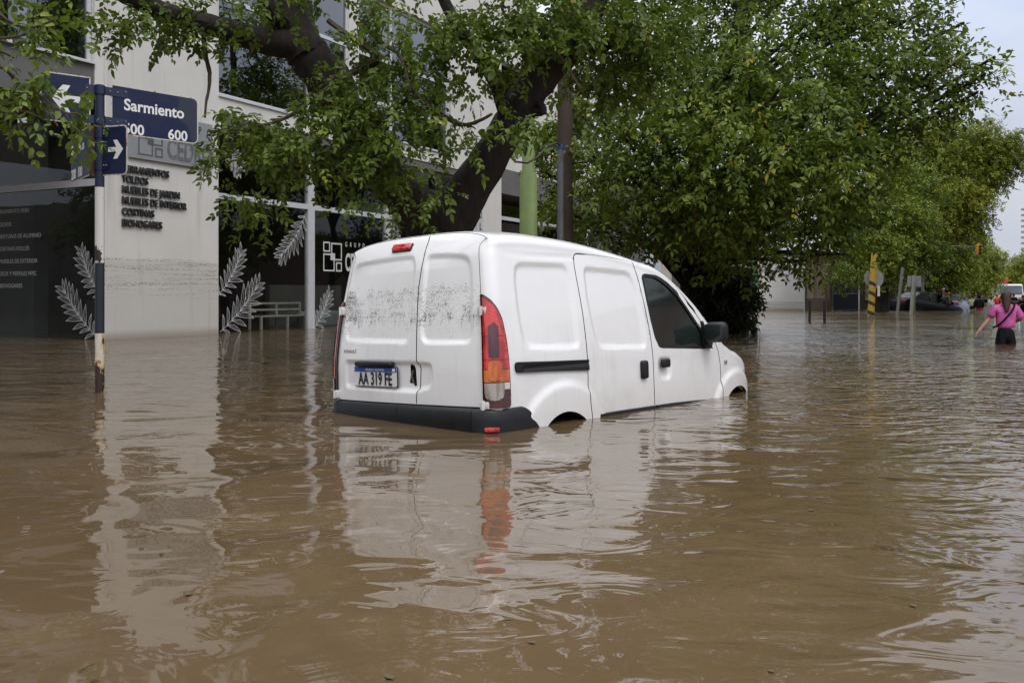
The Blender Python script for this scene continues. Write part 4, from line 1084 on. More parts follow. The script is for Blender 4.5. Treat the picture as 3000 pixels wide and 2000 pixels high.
CL1 = [ # px, py, rx, ry, Y, dens
 (330, 45, 75, 50, 10.6, .9), (400, 60, 70, 45, 10.6, 1.0), (470, 45, 80, 55, 10.8, 1.0), (395, 108, 40, 35, 10.7, .8), (560, 25, 80, 40, 11, .9), (650, 15, 90, 45, 11, .9), (600, 130, 45, 50, 11.2, .9), (520, 100, 45, 35, 11.1, .5), (655, 150, 30, 30, 11.2, .5), (760, 0, 80, 35, 11.2, .8), (840, -10, 80, 40, 11.2, .7),
 (1030, 90, 50, 40, 11.4, .5), (1000, 10, 90, 40, 11.4, .6), (1010, 170, 35, 40, 11.3, .4), (1080, 20, 80, 40, 11.6, .6), (1180, 60, 120, 70, 11.4, 1.3), (1290, 90, 120, 80, 11.2, 1.4), (1200, 150, 100, 60, 11.4, 1.2), (1400, 50, 120, 80, 11.3, 1.3), (1420, 130, 100, 60, 11.1, 1.2),
 (1180, 210, 110, 50, 11.5, 1.2), (1120, 180, 60, 60, 11.3, 1.0), (1250, 230, 70, 40, 11.5, 1.1), (1330, 190, 80, 40, 11.4, 1.0), (1500, 160, 70, 50, 11.2, .9), (1460, 210, 40, 30, 11.2, .6),
 (1010, 265, 110, 45, 11.3, 1.3), (900, 300, 70, 45, 11.3, 1.0), (1020, 330, 110, 55, 11.2, 1.5), (1100, 300, 90, 60, 11.4, 1.2), (1180, 300, 80, 60, 11.3, 1.3), (1250, 310, 60, 45, 11.4, 1.0), (930, 370, 80, 50, 11.2, 1.2), (1060, 400, 90, 50, 11.2, 1.3), (1170, 390, 80, 55, 11.2, 1.2), (1260, 390, 60, 35, 11.3, .7), (1350, 350, 60, 35, 11.2, .6), (1390, 420, 35, 30, 11.3, .4), (1530, 345, 60, 30, 11.0, 1.0), (1500, 360, 35, 35, 11.0, .7),
 (830, 370, 80, 45, 11.2, 1.1), (740, 350, 70, 40, 11.2, .8), (700, 400, 70, 40, 11.3, .9), (790, 440, 110, 50, 11.2, 1.4), (900, 470, 100, 50, 11.3, 1.4), (1000, 470, 80, 45, 11.3, 1.3), (1090, 480, 80, 50, 11.2, 1.4), (1180, 470, 70, 50, 11.2, 1.1), (1260, 500, 60, 40, 11.2, .8), (640, 440, 45, 55, 11.3, .9), (660, 510, 55, 45, 11.3, 1.0), (720, 560, 60, 30, 11.3, .9), (760, 600, 50, 25, 11.3, .8), (680, 590, 55, 22, 11.3, .7), (765, 635, 25, 25, 11.3, .6), (1080, 550, 60, 50, 11.2, 1.1), (1140, 580, 55, 40, 11.1, 1.0), (1190, 620, 35, 35, 11.1, .9), (1020, 560, 40, 30, 11.2, .5), (1280, 560, 40, 35, 11.2, .6), (820, 520, 60, 30, 11.3, .6), (920, 540, 50, 30, 11.2, .5), (690, 325, 40, 20, 11.2, .5), (1000, 200, 40, 40, 11.3, .5), (1380, 260, 50, 30, 11.3, .4),
 (1580, 40, 130, 80, 11.4, 1.5), (1700, 60, 130, 90, 11.8, 1.7), (1820, 60, 120, 90, 12.4, 1.7), (1930, 70, 90, 90, 13, 1.5), (1620, 130, 70, 40, 11.2, 1.0), (1830, 160, 120, 70, 12.6, 1.7), (1930, 170, 80, 70, 13, 1.3), (1730, 190, 80, 50, 12.6, 1.3), (1760, 250, 60, 40, 13, 1.1), (1850, 240, 100, 50, 12.9, 1.2), 
 # higher crown, above the frame but mirrored in the water
 (450, -120, 260, 130, 11.3, .30), (800, -150, 260, 150, 11.8, .40), (1200, -140, 280, 140, 11.8, .5), (1600, -150, 300, 140, 12.2, .6), (900, -400, 400, 160, 12.4, .28), (1500, -400, 420, 160, 12.6, .4)]
Cs, Ds = [], []
for (px, py, rx, ry, Y, dn_) in CL1:
    c = np.array(T1(px, py, Y)); k = Y / F; n = max(3, int(dn_ * rx * ry / (330 if px > 1480 else 380 if px < 850 else 620 if py < 250 else 480) * (.5 if py > 500 else .78 if py > 430 else 1))); rad = (rx * k * .85, min(1.2, max(rx, ry) * k * .9), ry * k * .85)
    P, D = cluster_points(r1, c, rad, n, .1); P, E, _ = sprays(r1, P, D, 4, .26, .03); Cs.append(P); Ds.append(E)
C, D = np.concatenate(Cs), np.concatenate(Ds); nt1 = len(C)
build_leaves('crown', C, D, 1.0, LM1, t1, TPL1, 5)

# ---- overhanging branch at the left edge (its tree stands outside the frame)
t0 = empty('street_tree', (-6.3, 5.4, -.5), label='leafy tree at the left edge, its thin twigs hanging over the street name sign', cat='tree'); O0 = t0.location.copy()
def T0(px, py, Y): return at(px, py, Y) - O0
mb = MB(); limb(mb, [Vector((0, 0, -.2)), Vector((.1, .1, 1.6)), Vector((.3, .5, 3.4)), Vector((.8, 1.2, 5.2)), Vector((1.0, 1.8, 7.5))], [.26, .2, .17, .12, .05], 12, .08, rs)
mb.build('trunk', BK2, t0, True)
mb = MB()
for pts, r0 in (([(-420, -80), (-150, 150), (0, 195), (60, 250), (130, 290), (190, 330), (230, 330)], .018), ([(0, 195), (-20, 150), (0, 150), (40, 170)], .008), ([(-300, 60), (-60, 110), (60, 105), (85, 88)], .012), ([(-420, -80), (-100, -40), (20, 60), (90, 80), (160, 60)], .014), ([(0, 340), (60, 325), (120, 345)], .006), ([(130, 290), (150, 340), (170, 370)], .005), ([(-150, 150), (-80, 300), (0, 340)], .01), ([(190, 330), (215, 370), (235, 385)], .004)):
    limb(mb, [T0(x, y, 7.4 + .1 * math.cos(i * 2)) for i, (x, y) in enumerate(pts)], [r0 * (1 - .13 * i) + .002 for i in range(len(pts))], 6, .1, rs, 4)
mb.build('twigs', BK3, t0, True)
CL0 = [(40, 30, 70, 40, .6), (30, 90, 60, 40, .6), (130, 110, 60, 40, .45), (160, 60, 60, 50, .4), (100, 20, 60, 40, .4), (200, 140, 30, 30, .35), (20, 190, 30, 30, .25), (60, 250, 45, 45, .28), (50, 320, 60, 30, .6), (105, 295, 40, 25, .45), (130, 370, 35, 22, .6), (180, 335, 30, 20, .22), (205, 368, 30, 15, .3), (165, 262, 25, 15, .18), (25, 370, 30, 25, .5), (10, 290, 30, 40, .4), (252, 256, 30, 13, .5), (150, 235, 25, 20, .3), (90, 215, 50, 40, .2), (-120, 60, 150, 120, .3), (-150, 300, 140, 100, .3), (60, -90, 200, 60, .3), (-250, -200, 300, 200, .25)]
Cs, Ds = [], []
for (px, py, rx, ry, dn_) in CL0:
    c = np.array(T0(px, py, 7.4)); k = 7.4 / F; n = max(2, int(dn_ * rx * ry / 520)); P, D = cluster_points(r1, c, (rx * k * .9, .35, ry * k * .9), n, .1)
    P, E, _ = sprays(r1, P, D, 3, .17, .02); Cs.append(P); Ds.append(E)
build_leaves('crown', np.concatenate(Cs), np.concatenate(Ds), .82, LM1, t0, TPL1, 6, .08)

# ---- generic crown tree: limbs grow to boughs, boughs carry sprays
def crown_tree(name, base, trunk, boughs, mat, label, tpl, leafscale, dens, seed, bark=BK2, r0=.22, spray=.45, group=None, up=2.2, per=4, twig=True, shell=.15):
    root = empty(name, base, label=label, cat='tree', group=group); B = Vector(base); r = np.random.default_rng(seed); rs = random.Random(seed); mb = MB()
    tp = [Vector(p) - B for p in trunk]; n = len(tp); limb(mb, [Vector((0, 0, -.3))] + tp, [r0 * 1.15] + [r0 * (1 - .45 * i / n) for i in range(n)], 12, .08, rs)
    Cs, Ds, Tb = [], [], []; zmid = sum(b_[0].z for b_ in boughs) / len(boughs)
    for (c, rad) in boughs:
        c = Vector(c) - B; j = min(range(n), key=lambda i: abs(tp[i].z - (c.z - .9 - .45 * (c - tp[i]).xy.length)) + (c - tp[i]).length * .2); a = tp[j]; d = c - a
        limb(mb, [a, a + d * .4 + Vector((0, 0, d.length * .10)), c, c + d.normalized() * max(rad) * .4], [r0 * .30, r0 * .20, r0 * .11, .015], 7, .1, rs, 3)
        if twig:
            for k in range(5):
                e = Vector(r.normal(0, 1, 3)).normalized(); e.z = abs(e.z) * .4 - .2
                limb(mb, [c, c + Vector((e.x * rad[0], e.y * rad[1], e.z * rad[2])) * .5, c + Vector((e.x * rad[0], e.y * rad[1], e.z * rad[2])) * .95], [r0 * .09, r0 * .06, .008], 5, .1, rs, 2)
        m_ = max(4, int(dens * r.uniform(.75, 1.15) * (.72 if c.z + B.z > zmid + 1.2 else 1) * (rad[0] * rad[1] * rad[2]) ** (2 / 3) * 100)); Tb.append(np.full(m_ * per, r.normal(0, .16))); P, D = cluster_points(r, c, rad, m_, shell); P, E, _ = sprays(r, P, D, per, spray, spray * .12); Cs.append(P); Ds.append(E)
    mb.build('trunk', bark, root, True); C = np.concatenate(Cs); D = np.concatenate(Ds)
    build_leaves('crown', C, D, leafscale, mat, root, tpl, seed, np.concatenate(Tb)); return root, len(C)
def pb(lst):   # boughs from photo position: (px, py, Y, rx, rz in pixels)
    return [(at(px, py, Y), (rx * Y / F, (rx + rz) * .5 * Y / F, rz * Y / F)) for (px, py, Y, rx, rz) in lst]
# tree 2: the big one right of the van
b2 = pb([(1720, 330, 20.5, 110, 90), (1670, 430, 21, 90, 80), (1750, 470, 19, 100, 90), (1600, 400, 21, 60, 70), (1620, 520, 21, 60, 90), (1770, 580, 19, 100, 80), (1850, 520, 17, 120, 90), (1830, 400, 17, 120, 90), (1880, 300, 18, 120, 90), (1880, 650, 18, 120, 80), (1760, 660, 19, 90, 60), (1980, 590, 17, 120, 80), (1960, 665, 18, 90, 45), (1970, 450, 17, 130, 100),
 (2020, 330, 17, 130, 100), (2010, 180, 18, 130, 110), (2120, 80, 18, 140, 110), (2130, 230, 17, 130, 100), (2130, 380, 16, 130, 100), (2120, 520, 16, 130, 100), (2110, 650, 17, 120, 80), (2110, 730, 20, 80, 50), (2230, 150, 17, 130, 110), (2260, 300, 16, 130, 100), (2260, 440, 15.5, 140, 90), (2250, 570, 16, 130, 90), (2240, 670, 17, 120, 60), (2260, 735, 18, 90, 40), (2370, 60, 18, 140, 100), (2380, 190, 17, 130, 100), (2400, 330, 16, 130, 100),
 (2400, 470, 16, 130, 90), (2400, 600, 17, 130, 90), (2400, 670, 17.5, 110, 50), (2430, 745, 17.5, 60, 25), (2340, 765, 18, 60, 25), (2180, 770, 19, 60, 35), (2520, 80, 18, 130, 110), (2540, 220, 17, 130, 100), (2550, 360, 17, 120, 90), (2530, 480, 17, 90, 70), (2490, 590, 18, 90, 60), (2470, 670, 18, 70, 40), (2660, 60, 18, 120, 90), (2690, 160, 17, 120, 80), (2680, 250, 17, 100, 60), (2640, 350, 17.5, 80, 50), (2600, 450, 18, 50, 40), (2780, 90, 18, 60, 60), (2790, 190, 17, 80, 50), (2830, 250, 17, 80, 40), (2860, 200, 17, 50, 30), (2810, 300, 17, 70, 35), (2740, 340, 17, 70, 40), (2480, 20, 18, 150, 80), (2290, 0, 19, 150, 80), (2100, -20, 19, 150, 80), (2640, -20, 19, 150, 80), (1800, 220, 19, 80, 60),
 (2000, -120, 20, 220, 140), (2300, -140, 20, 240, 140), (2500, -120, 19.5, 170, 120), (2150, -330, 20, 260, 140), (2400, -330, 20, 200, 140), (2300, -470, 20, 240, 110), (1850, 30, 21, 200, 140),
 (1650, 620, 20, 90, 60), (2060, 560, 20, 200, 150), (2300, 560, 20, 220, 150), (2100, 300, 21, 220, 180), (2400, 350, 20, 220, 160)])
t2, n2 = crown_tree('street_tree', at(2030, 850, 21.5) * Vector((1, 1, 0)) if False else Vector((at(2030, 850, 22.5).x, 22.5, -.4)),
   [at(2025, 860, 22.5), at(2015, 740, 22), at(2020, 600, 20.5), at(2060, 420, 19.5), at(2110, 240, 19.0), at(2180, 40, 19.0), at(2230, -200, 19.2)], b2, LM2,
   'big dark green street tree spreading over the water right of the van', TPL2, 1.02, 1.35, 31, BK1, .27, .42, per=4)
# loose leafy end twigs reaching right against the sky
print('leaves', nt1, n2)
# ================================================================== STREET FURNITURE
M_NAVY = simple('navy_enamel', (.010, .016, .055), .35, var=.25, scale=5)
def plate_mat():
    g = NG('sign_face'); v = g.coord(); n = g.noise(v, 5, 5, .6); n2 = g.noise(v, 2.2, 3)
    c = g.ramp(n, [(.35, (.006, .012, .050)), (.65, (.014, .020, .058))])
    c = g.mix(g.mapr(n2, .55, .62), c, (.032, .038, .060)); g.l(c, g.p.inputs['Base Color']); g.set(Roughness=.5); g.p.inputs['Specular IOR Level'].default_value = .3; return g.m
M_FACE = plate_mat()
def edge_mat():
    g = NG('chipped_white'); v = g.coord(); n = g.noise(v, 22, 5, .65)
    g.l(g.ramp(n, [(.0, (.55, .54, .50)), (.56, (.55, .54, .50)), (.62, (.32, .17, .06)), (.72, (.06, .03, .02))]), g.p.inputs['Base Color']); g.set(Roughness=.6); return g.m
M_EDGE = edge_mat()
def pole_mat():
    g = NG('banded_pole'); v = g.coord(); X, Y, Zc = g.xyz(v)[:3]
    # object origin is 0.5 m under water
    W_ = (.62, .61, .58); N_ = (.010, .016, .045)
    z = lambda y: CH + (HZ - y) / F * 8.38 + .5
    c = g.mix(g.math('GREATER_THAN', Zc, z(549)), W_, N_)
    k = g.math('MULTIPLY', g.math('GREATER_THAN', Zc, z(976)), g.math('LESS_THAN', Zc, z(770))); c = g.mix(k, c, (.014, .017, .030))
    n = g.noise(g.coord((16, 16, 9)), 1, 5, .6)
    low = g.mapr(Zc, z(980), z(1140), .05, .26); low = g.math('MULTIPLY', low, g.math('LESS_THAN', Zc, z(978)))
    mid = g.math('MULTIPLY', g.math('MULTIPLY', g.mapr(Zc, z(775), z(765)), g.mapr(Zc, z(690), z(730))), .14)
    thr = g.math('SUBTRACT', .66, g.math('ADD', low, mid))
    y_ = g.mapr(g.math('SUBTRACT', n, thr), -.10, -.01); r_ = g.mapr(g.math('SUBTRACT', n, thr), 0, .03)
    y_ = g.math('MULTIPLY', y_, g.math('LESS_THAN', Zc, z(978)))
    c = g.mix(g.math('MULTIPLY', g.math('LESS_THAN', Zc, z(978)), .35), c, (.55, .42, .20)); c = g.mix(g.math('MULTIPLY', y_, .75), c, (.55, .33, .10)); c = g.mix(r_, c, (.035, .018, .012))
    g.l(c, g.p.inputs['Base Color']); g.set(Roughness=.55); g.bump(n, .3, .01); return g.m
YP = 8.38; pb_ = at(292, 860, YP); pb_.z = -.5
post = empty('street_sign_post', pb_, label='navy and white banded sign post with rusty foot and four blue street name plates', cat='sign post')
ztp_ = at(292, 253, YP).z + .5
MB().tube([(0, 0, -.2), (0, 0, ztp_)], .0405, 18).tube([(0, 0, ztp_), (0, 0, ztp_ + .012)], [.043, .036], 18).build('pole', pole_mat(), post, True)
def pl_frame(P0, ang):   # ang: heading of the plate's +x from the view axis, degrees
    x = Vector((math.sin(R(ang)), math.cos(R(ang)), 0)); y = Vector((-x.y, x.x, 0)); M = Matrix((x, y, Vector((0, 0, 1)))).transposed().to_4x4(); M.translation = P0; return M
def name_plate(P0, ang, x0, x1, z0, z1, corners, words, arrow=None):
    M = pl_frame(Vector((0, 0, 0)), ang)
    p = MB().poly(rounded_rect(x0, x1, z0, z1, corners), .004, M @ Matrix.Translation((0, -.002, 0))).build('name_plate', M_EDGE, post)
    i = .012; MB().poly(rounded_rect(x0 + i, x1 - i, z0 + i, z1 - i, [max(0, c - i) for c in corners]), .0015, M @ Matrix.Translation((0, -.0045, 0))).build('plate_face', M_FACE, p)
    for (w_, x, z, sz, sx) in words: text('plate_lettering', w_, sz, M_WHT, p, M @ Matrix.Translation((x, -.0055, z)), 'LEFT', .022, sx, .0008)
    if arrow:
        cx, cz, s_, dr = arrow; A = [(-.5, -.12), (.05, -.12), (-.16, -.5), (.10, -.5), (.5, 0), (.10, .5), (-.16, .5), (.05, .12), (-.5, .12)]
        pts = [(cx + a * s_ * dr, cz + b * s_) for a, b in A]; 
        if dr < 0: pts = pts[::-1]
        mb = MB(); mb.poly(pts, .001, M @ Matrix.Translation((0, -.0062, 0))); mb.build('arrow', M_WHT, p)
    return p
zz = lambda y, Y=YP: CH + (HZ - y) / F * Y + .5
def px_x(px, ang):      # distance along the plate for a photo column
    u = (px - 1500) / F; sx, cy = math.sin(R(ang)), math.cos(R(ang)); return (u * pb_.y - pb_.x) / (sx - u * cy)
a1 = 42; x0, x1 = px_x(325, a1), px_x(580, a1)
name_plate(None, a1, x0, x1, zz(386), zz(240), (.004, .055, .055, .004), [('Sarmiento', px_x(362, a1), zz(311), .148, .98), ('500', px_x(360, a1), zz(385) + .014, .135, 1.0), ('600', px_x(491, a1), zz(385) + .014, .135, 1.0)])
a2 = 52; x2, x3 = px_x(117, a2), px_x(265, a2)
name_plate(None, a2, x2, x3, zz(369), zz(230), (.05, .004, .004, .05), [], (px_x(192, a2), zz(301), .24, -1))
a3 = 110; x4 = px_x(373, a3)
name_plate(None, a3, -.09, x4, zz(516), zz(371), (.004, .045, .045, .004), [], (px_x(340, a3), zz(441), .17, 1))
# the bent fourth plate
Pb = Vector(at(262, 440, 8.33) - pb_); Pa = Vector(at(208, 440, 8.95) - pb_); dv = (Pb - Pa); dv.z = 0; ab = math.degrees(math.atan2(dv.x, dv.y))
x_ = dv.normalized(); y_ = Vector((-x_.y, x_.x, 0)); Mb_ = Matrix((x_, y_, Vector((0, 0, 1)))).transposed().to_4x4(); Mb_.translation = Vector((Pa.x, Pa.y, 0)); Lb = dv.length
bp = MB().poly(rounded_rect(0, Lb, zz(516), zz(371), (.03, .0, .0, .05)), .004, Mb_).build('bent_name_plate', M_EDGE, post)
MB().poly(rounded_rect(.012, Lb, zz(516) + .012, zz(371) - .012, (.02, 0, 0, .04)), .001, Mb_ @ Matrix.Translation((0, -.003, 0))).build('plate_face', M_FACE, bp)
text('plate_lettering', 'Granaderos', .125, M_WHT, bp, Mb_ @ Matrix.Translation((.03, -.004, zz(431))), 'LEFT', .02, .92, .0008)
text('plate_lettering', '200  100', .13, M_WHT, bp, Mb_ @ Matrix.Translation((.04, -.004, zz(507))), 'LEFT', .02, 1.0, .0008)
mbox('bend', simple('rusty_steel', (.055, .022, .012), .8, var=.4, scale=12), bp, (-.0, -.0, 0, 0, 0, 0)) if False else None
dd_ = Vector((0, 0, 0)) - Vector((Pb.x, Pb.y, 0)); ux = dd_.normalized(); Mc = Matrix((ux, Vector((-ux.y, ux.x, 0)), Vector((0, 0, 1)))).transposed().to_4x4(); Mc.translation = Vector((Pb.x, Pb.y, 0))
mb = MB(); mb.box(0, dd_.length - .03, 0, .004, zz(516), zz(371), Mc); mb.build('plate_bend', simple('rusty_steel', (.055, .022, .012), .8, var=.4, scale=12), bp)
# clamps with bolts
M1, M2, M3 = pl_frame(Vector(), a1), pl_frame(Vector(), a2), pl_frame(Vector(), a3); M_GAL = simple('galvanised', (.22, .22, .22), .4, .7)
def bolts(par, M, xs, zc):
    for x in xs: MB().ball(M @ Vector((x, -.013, zc + (.016 if x > .2 else 0))), .009, 8).build('bolt', M_GAL, par, True)
for y0, y1 in ((252, 276), (340, 364)):
    c_ = MB().tube([(0, 0, zz(y1 + 1)), (0, 0, zz(y0))], .050, 16).box(.03, .26, -.010, .010, zz(y1), zz(y0), M1).box(-.13, -.03, -.010, .010, zz(y1), zz(y0), M2).build('clamp', M_NAVY, post)
    bolts(c_, M1, (.09, .16, .235), zz((y0 + y1) / 2)); bolts(c_, M2, (-.11,), zz((y0 + y1) / 2))
for y0, y1 in ((384, 406), (474, 499)):
    c_ = MB().tube([(0, 0, zz(y1)), (0, 0, zz(y0))], .048, 16).box(-.10, .11, -.012, -.004, zz(y1), zz(y0), M3).build('clamp', M_NAVY, post); bolts(c_, M3, (-.08, .06, .09), zz((y0 + y1) / 2))

def stand(name, px, Y, pts, mat, label, cat, seg=16, group=None):
    b = at(px, 860, Y); b.z = -.5; o = MB().tube([(0, 0, -.2)] + [(0, 0, z + .5) for z, r_ in pts], [pts[0][1]] + [r_ for z, r_ in pts], seg).build(name, mat, None, True); o.location = b
    return tag(o, label, cat, group)
M_GRN = simple('pale_green_paint', (.23, .31, .115), .38, var=.12, scale=3); M_CONC = simple('brown_concrete', (.050, .034, .024), .8, var=.25, scale=5, bump=.3)
M_PIPE = simple('grey_conduit', (.12, .13, .145), .45, var=.15)
YG = 15.6; zg = lambda y, Y=YG: CH + (HZ - y) / F * Y
lamp = empty('street_lamp', (at(1548, 860, YG).x, YG, -.5), label='pale green stepped lamp post rising behind the van', cat='lamp post')
MB().tube([(0, 0, -.2), (0, 0, zg(520) + .5), (0, 0, zg(497) + .5), (0, 0, zg(330) + .5), (0, 0, 9.0)], [.150, .150, .106, .104, .075], 20).build('pole', M_GRN, lamp, True)
MB().tube([(0, 0, 8.9), (.3, -.3, 9.5), (1.2, -1.1, 9.8)], [.05, .045, .04], 10).build('arm', M_GRN, lamp, True)
MB().rbox((1.5, -1.4, 9.8), (.5, .5, .14), .05, 3).build('lamp_head', M_PIPE, lamp, True)
stand('utility_pole', 1655, 17.3, [(0, .158), (4.5, .14), (9.5, .12)], M_CONC, 'tall brown concrete utility pole behind the van, right of the green post', 'pole')
cdt_ = empty('cable_conduit', (at(1642, 860, 17.0).x, 16.95, -.5), label='grey conduit pipe with blue cap strapped in front of the brown pole', cat='pipe')
MB().tube([(0, 0, -.2), (0, 0, zg(437, 16.95) + .5)], .062, 12).build('pipe', M_PIPE, cdt_, True)
MB().tube([(0, 0, zg(437, 16.95) + .5), (0, 0, zg(424, 16.95) + .5)], [.07, .068], 12).build('cap', simple('blue_plastic', (.02, .05, .22), .4), cdt_, True)
cp = Vector((cdt_.location.x, 16.95, -.5)); MB().tube([at(1641, 424, 16.95) - cp, at(1630, 418, 16.6) - cp, at(1605, 428, 16) - cp, at(1575, 460, 15.4) - cp, at(1545, 478, 15.1) - cp, at(1510, 474, 14.6) - cp, at(1492, 455, 14.0) - cp], .018, 6).build('cable', M_CONC, cdt_, True)

# ================================================================== FAR SIDE OF THE CROSSING
M_WW = wall_mat('white_wash', (.62, .61, .60), (.70, .69, .68), .08, .5); M_BEI = wall_mat('stained_beige', (.34, .26, .19), (.44, .36, .27), .8, 0)
def brick_mat():
    g = NG('brick_plinth'); b = g.n('TexBrick'); g.l(g.coord((5, 5, 5), 'Object'), b.inputs['Vector'])
    b.inputs['Color1'].default_value = (.16, .12, .09, 1); b.inputs['Color2'].default_value = (.24, .19, .15, 1); b.inputs['Mortar'].default_value = (.05, .04, .035, 1); b.inputs['Scale'].default_value = 1.6
    mpn = b.inputs['Vector'].links[0].from_node; mpn.inputs['Rotation'].default_value = (R(90), 0, 0)
    g.l(b.outputs[0], g.p.inputs['Base Color']); g.set(Roughness=.85); return g.m
M_BRK = brick_mat(); M_GAR = simple('blue_black_gate', (.010, .012, .022), .5, var=.3); M_WOOD = simple('dark_brown_wall', (.035, .022, .016), .8, var=.3)
M_GRNW = simple('green_paint', (.06, .30, .16), .5)
def bl(name, label, cat='building'):
    return empty(name, label=label, cat=cat)
YW = 49
def xr(px, Y): return at(px, 860, Y).x
wb = bl('white_house', 'low plain white painted building seen end on beyond the big tree')
mbox('wall', M_WW, wb, (xr(2205, YW), xr(2356, YW), YW, YW + 9, -.5, 2.95)); mbox('roof_coping', M_WW, wb, (xr(2204, YW), xr(2357, YW), YW - .06, YW + 9.1, 2.952, 3.06))
mbox('gutter_pipe', M_ALU, wb, (xr(2353, YW), xr(2357, YW), YW - .1, YW - .01, -.5, 2.9))
gs = MB().rbox((0, 0, 0), (.20, .5, 1.7), .04, 2).build('green_banner_sign', M_GRNW, None); gs.location = at(2207, 832, 34); tag(gs, 'narrow green upright shop sign at the left edge of the white wall', 'sign')
for k, z in enumerate((.45, -.15, -.62)): 
    MB().tube([(0.0, -.255, z), (0, -.262, z)], .085, 12).build('sign_mark', M_LET, gs)
yb_ = 49.5; bh = bl('beige_house', 'stained beige corner house with brick plinth, dark gate and brown doorway')
mbox('wall', M_BEI, bh, (xr(2358, yb_), xr(2378, yb_), yb_ - .3, yb_ + 6, CH + (HZ - 874) / F * yb_, 3.0), (xr(2378, yb_), xr(2416, yb_), yb_, yb_ + 6, CH + (HZ - 874) / F * yb_, 3.0), (xr(2416, yb_), xr(2440, yb_), yb_ + .5, yb_ + 6, CH + (HZ - 878) / F * yb_, 3.0))
mbox('brick_plinth', M_BRK, bh, (xr(2356, yb_), xr(2417, yb_), yb_ - .35, yb_ + 5.9, -.5, CH + (HZ - 874.5) / F * yb_), (xr(2417, yb_), xr(2441, yb_), yb_ + .4, yb_ + 5.9, -.5, CH + (HZ - 878.5) / F * yb_))
mbox('roof_edge', simple('terracotta', (.45, .13, .06), .8), bh, (xr(2356, yb_), xr(2441, yb_), yb_ - .5, yb_ + 6, 3.002, 3.14))
yg_ = 53
gt = mbox('gate', M_GAR, bh, (xr(2441, yg_), xr(2514, yg_), yg_, yg_ + .1, -.5, 2.7)); mbox('gate_rail', simple('gate_line', (.20, .21, .23), .5), gt, *[(xr(2442, yg_), xr(2512, yg_), yg_ - .03, yg_, z, z + .035) for z in (CH + (HZ - 808) / F * yg_, CH + (HZ - 861) / F * yg_)])
mbox('door_frame', M_WOOD, bh, (xr(2441, yg_), xr(2596, 62), yg_ + 8, yg_ + 8.1, -.5, 3.3), (xr(2517, yg_), xr(2546, yg_), yg_ + .02, yg_ + .2, -.5, 3.0), (xr(2441, yg_), xr(2548, yg_), yg_ + .3, yg_ + 8, 2.72, 3.2))
mbox('door_post', M_ALU, bh, (xr(2514, yg_), xr(2517.5, yg_), yg_ - .05, yg_ + .1, -.5, 2.7)); mbox('shutter', M_INT2, bh, (xr(2534, yg_), xr(2545, yg_), yg_ - .05, yg_ + .01, CH + (HZ - 880) / F * yg_, 2.3))
M_IRON = simple('rusty_iron', (.014, .010, .009), .7, var=.3)
for px, py, top in ((2372, 944, 880), (2415.5, 947, 882)):
    Y = wl(py); b = at(px, 860, Y); b.z = -.5; H = CH + (HZ - top) / F * Y + .5
    o = MB().box(-.032, .032, -.032, .032, -.1, H).build('bollard', M_IRON); o.location = b; tag(o, ('left' if px < 2400 else 'right') + ' one of two thin dark iron posts standing in the water before the brick plinth', 'bollard', 'iron posts by the corner')
# striped pole with round sign seen from behind
def stripes():
    g = NG('yellow_black_paint'); v = g.coord(); X, Y, Zc = g.xyz(v)[:3]
    t = g.math('FRACT', g.math('DIVIDE', g.math('ADD', Zc, g.math('MULTIPLY', X, .55)), .43)); k = g.math('MULTIPLY', g.math('LESS_THAN', t, .38), g.math('LESS_THAN', Zc, 2.1))
    n = g.noise(g.coord((9, 9, 9)), 1, 4); y = g.ramp(n, [(.4, (.42, .27, .02)), (.68, (.50, .34, .04)), (.74, (.25, .06, .02))])
    g.l(g.mix(k, y, (.03, .03, .035)), g.p.inputs['Base Color']); g.set(Roughness=.55); return g.m
ys_ = wl(922); sp_ = empty('striped_pole', (xr(2556, ys_), ys_, -.5), label='yellow pole with black diagonal bands, round rusty sign seen from behind', cat='sign pole')
MB().tube([(-.10, 0, -.2), (.0, 0, 1.8), (.10, 0, 3.1)], [.145, .14, .135], 14).build('pole', stripes(), sp_, True)
def disc_mat():
    g = NG('rusty_back'); n = g.noise(g.coord(), 3, 5); g.l(g.ramp(n, [(.4, (.27, .27, .28)), (.62, (.34, .34, .35)), (.7, (.34, .16, .08))]), g.p.inputs['Base Color']); g.set(Roughness=.6); return g.m
M_DSC = disc_mat()
zc_ = CH + (HZ - 816) / F * ys_ + .5
MB().tube([(.16, .22, zc_), (.16, .25, zc_)], .41, 28).build('round_sign', M_DSC, sp_)
MB().box(.30, .40, .2, .23, zc_ - .75, zc_ - .30).build('small_plate', M_WHT, sp_)
yq = wl(920)
o = MB().tube([(-.14, 0, -.1), (.18, 0, 2.55)], .065, 10).build('leaning_post', simple('grey_paint', (.18, .17, .17), .6), None, True); o.location = (xr(2633, yq), yq, -.5); tag(o, 'leaning plain grey metal post in the water before the dark car', 'post')
rs_ = empty('parking_sign', (xr(2673, yq), yq, -.5), label='grey post with rectangular sign seen from behind before the dark car', cat='sign')
MB().tube([(-.10, 0, -.1), (.07, 0, 2.2)], .072, 10).build('post', simple('galvanised_post', (.30, .31, .32), .5), rs_, True)
MB().poly(rounded_rect(-.18, .42, CH + (HZ - 840) / F * yq + .5, CH + (HZ - 808) / F * yq + .5, .05), .02, Matrix.Translation((0, .08, 0))).build('sign_plate', M_DSC, rs_)
o = MB().tube([(-.04, 0, -.1), (.05, 0, 2.5)], .055, 10).build('olive_post', simple('olive_paint', (.13, .14, .02), .6), None, True); o.location = (xr(2679, wl(916)), wl(916), -.5); tag(o, 'olive green post just right of the grey sign post', 'post')

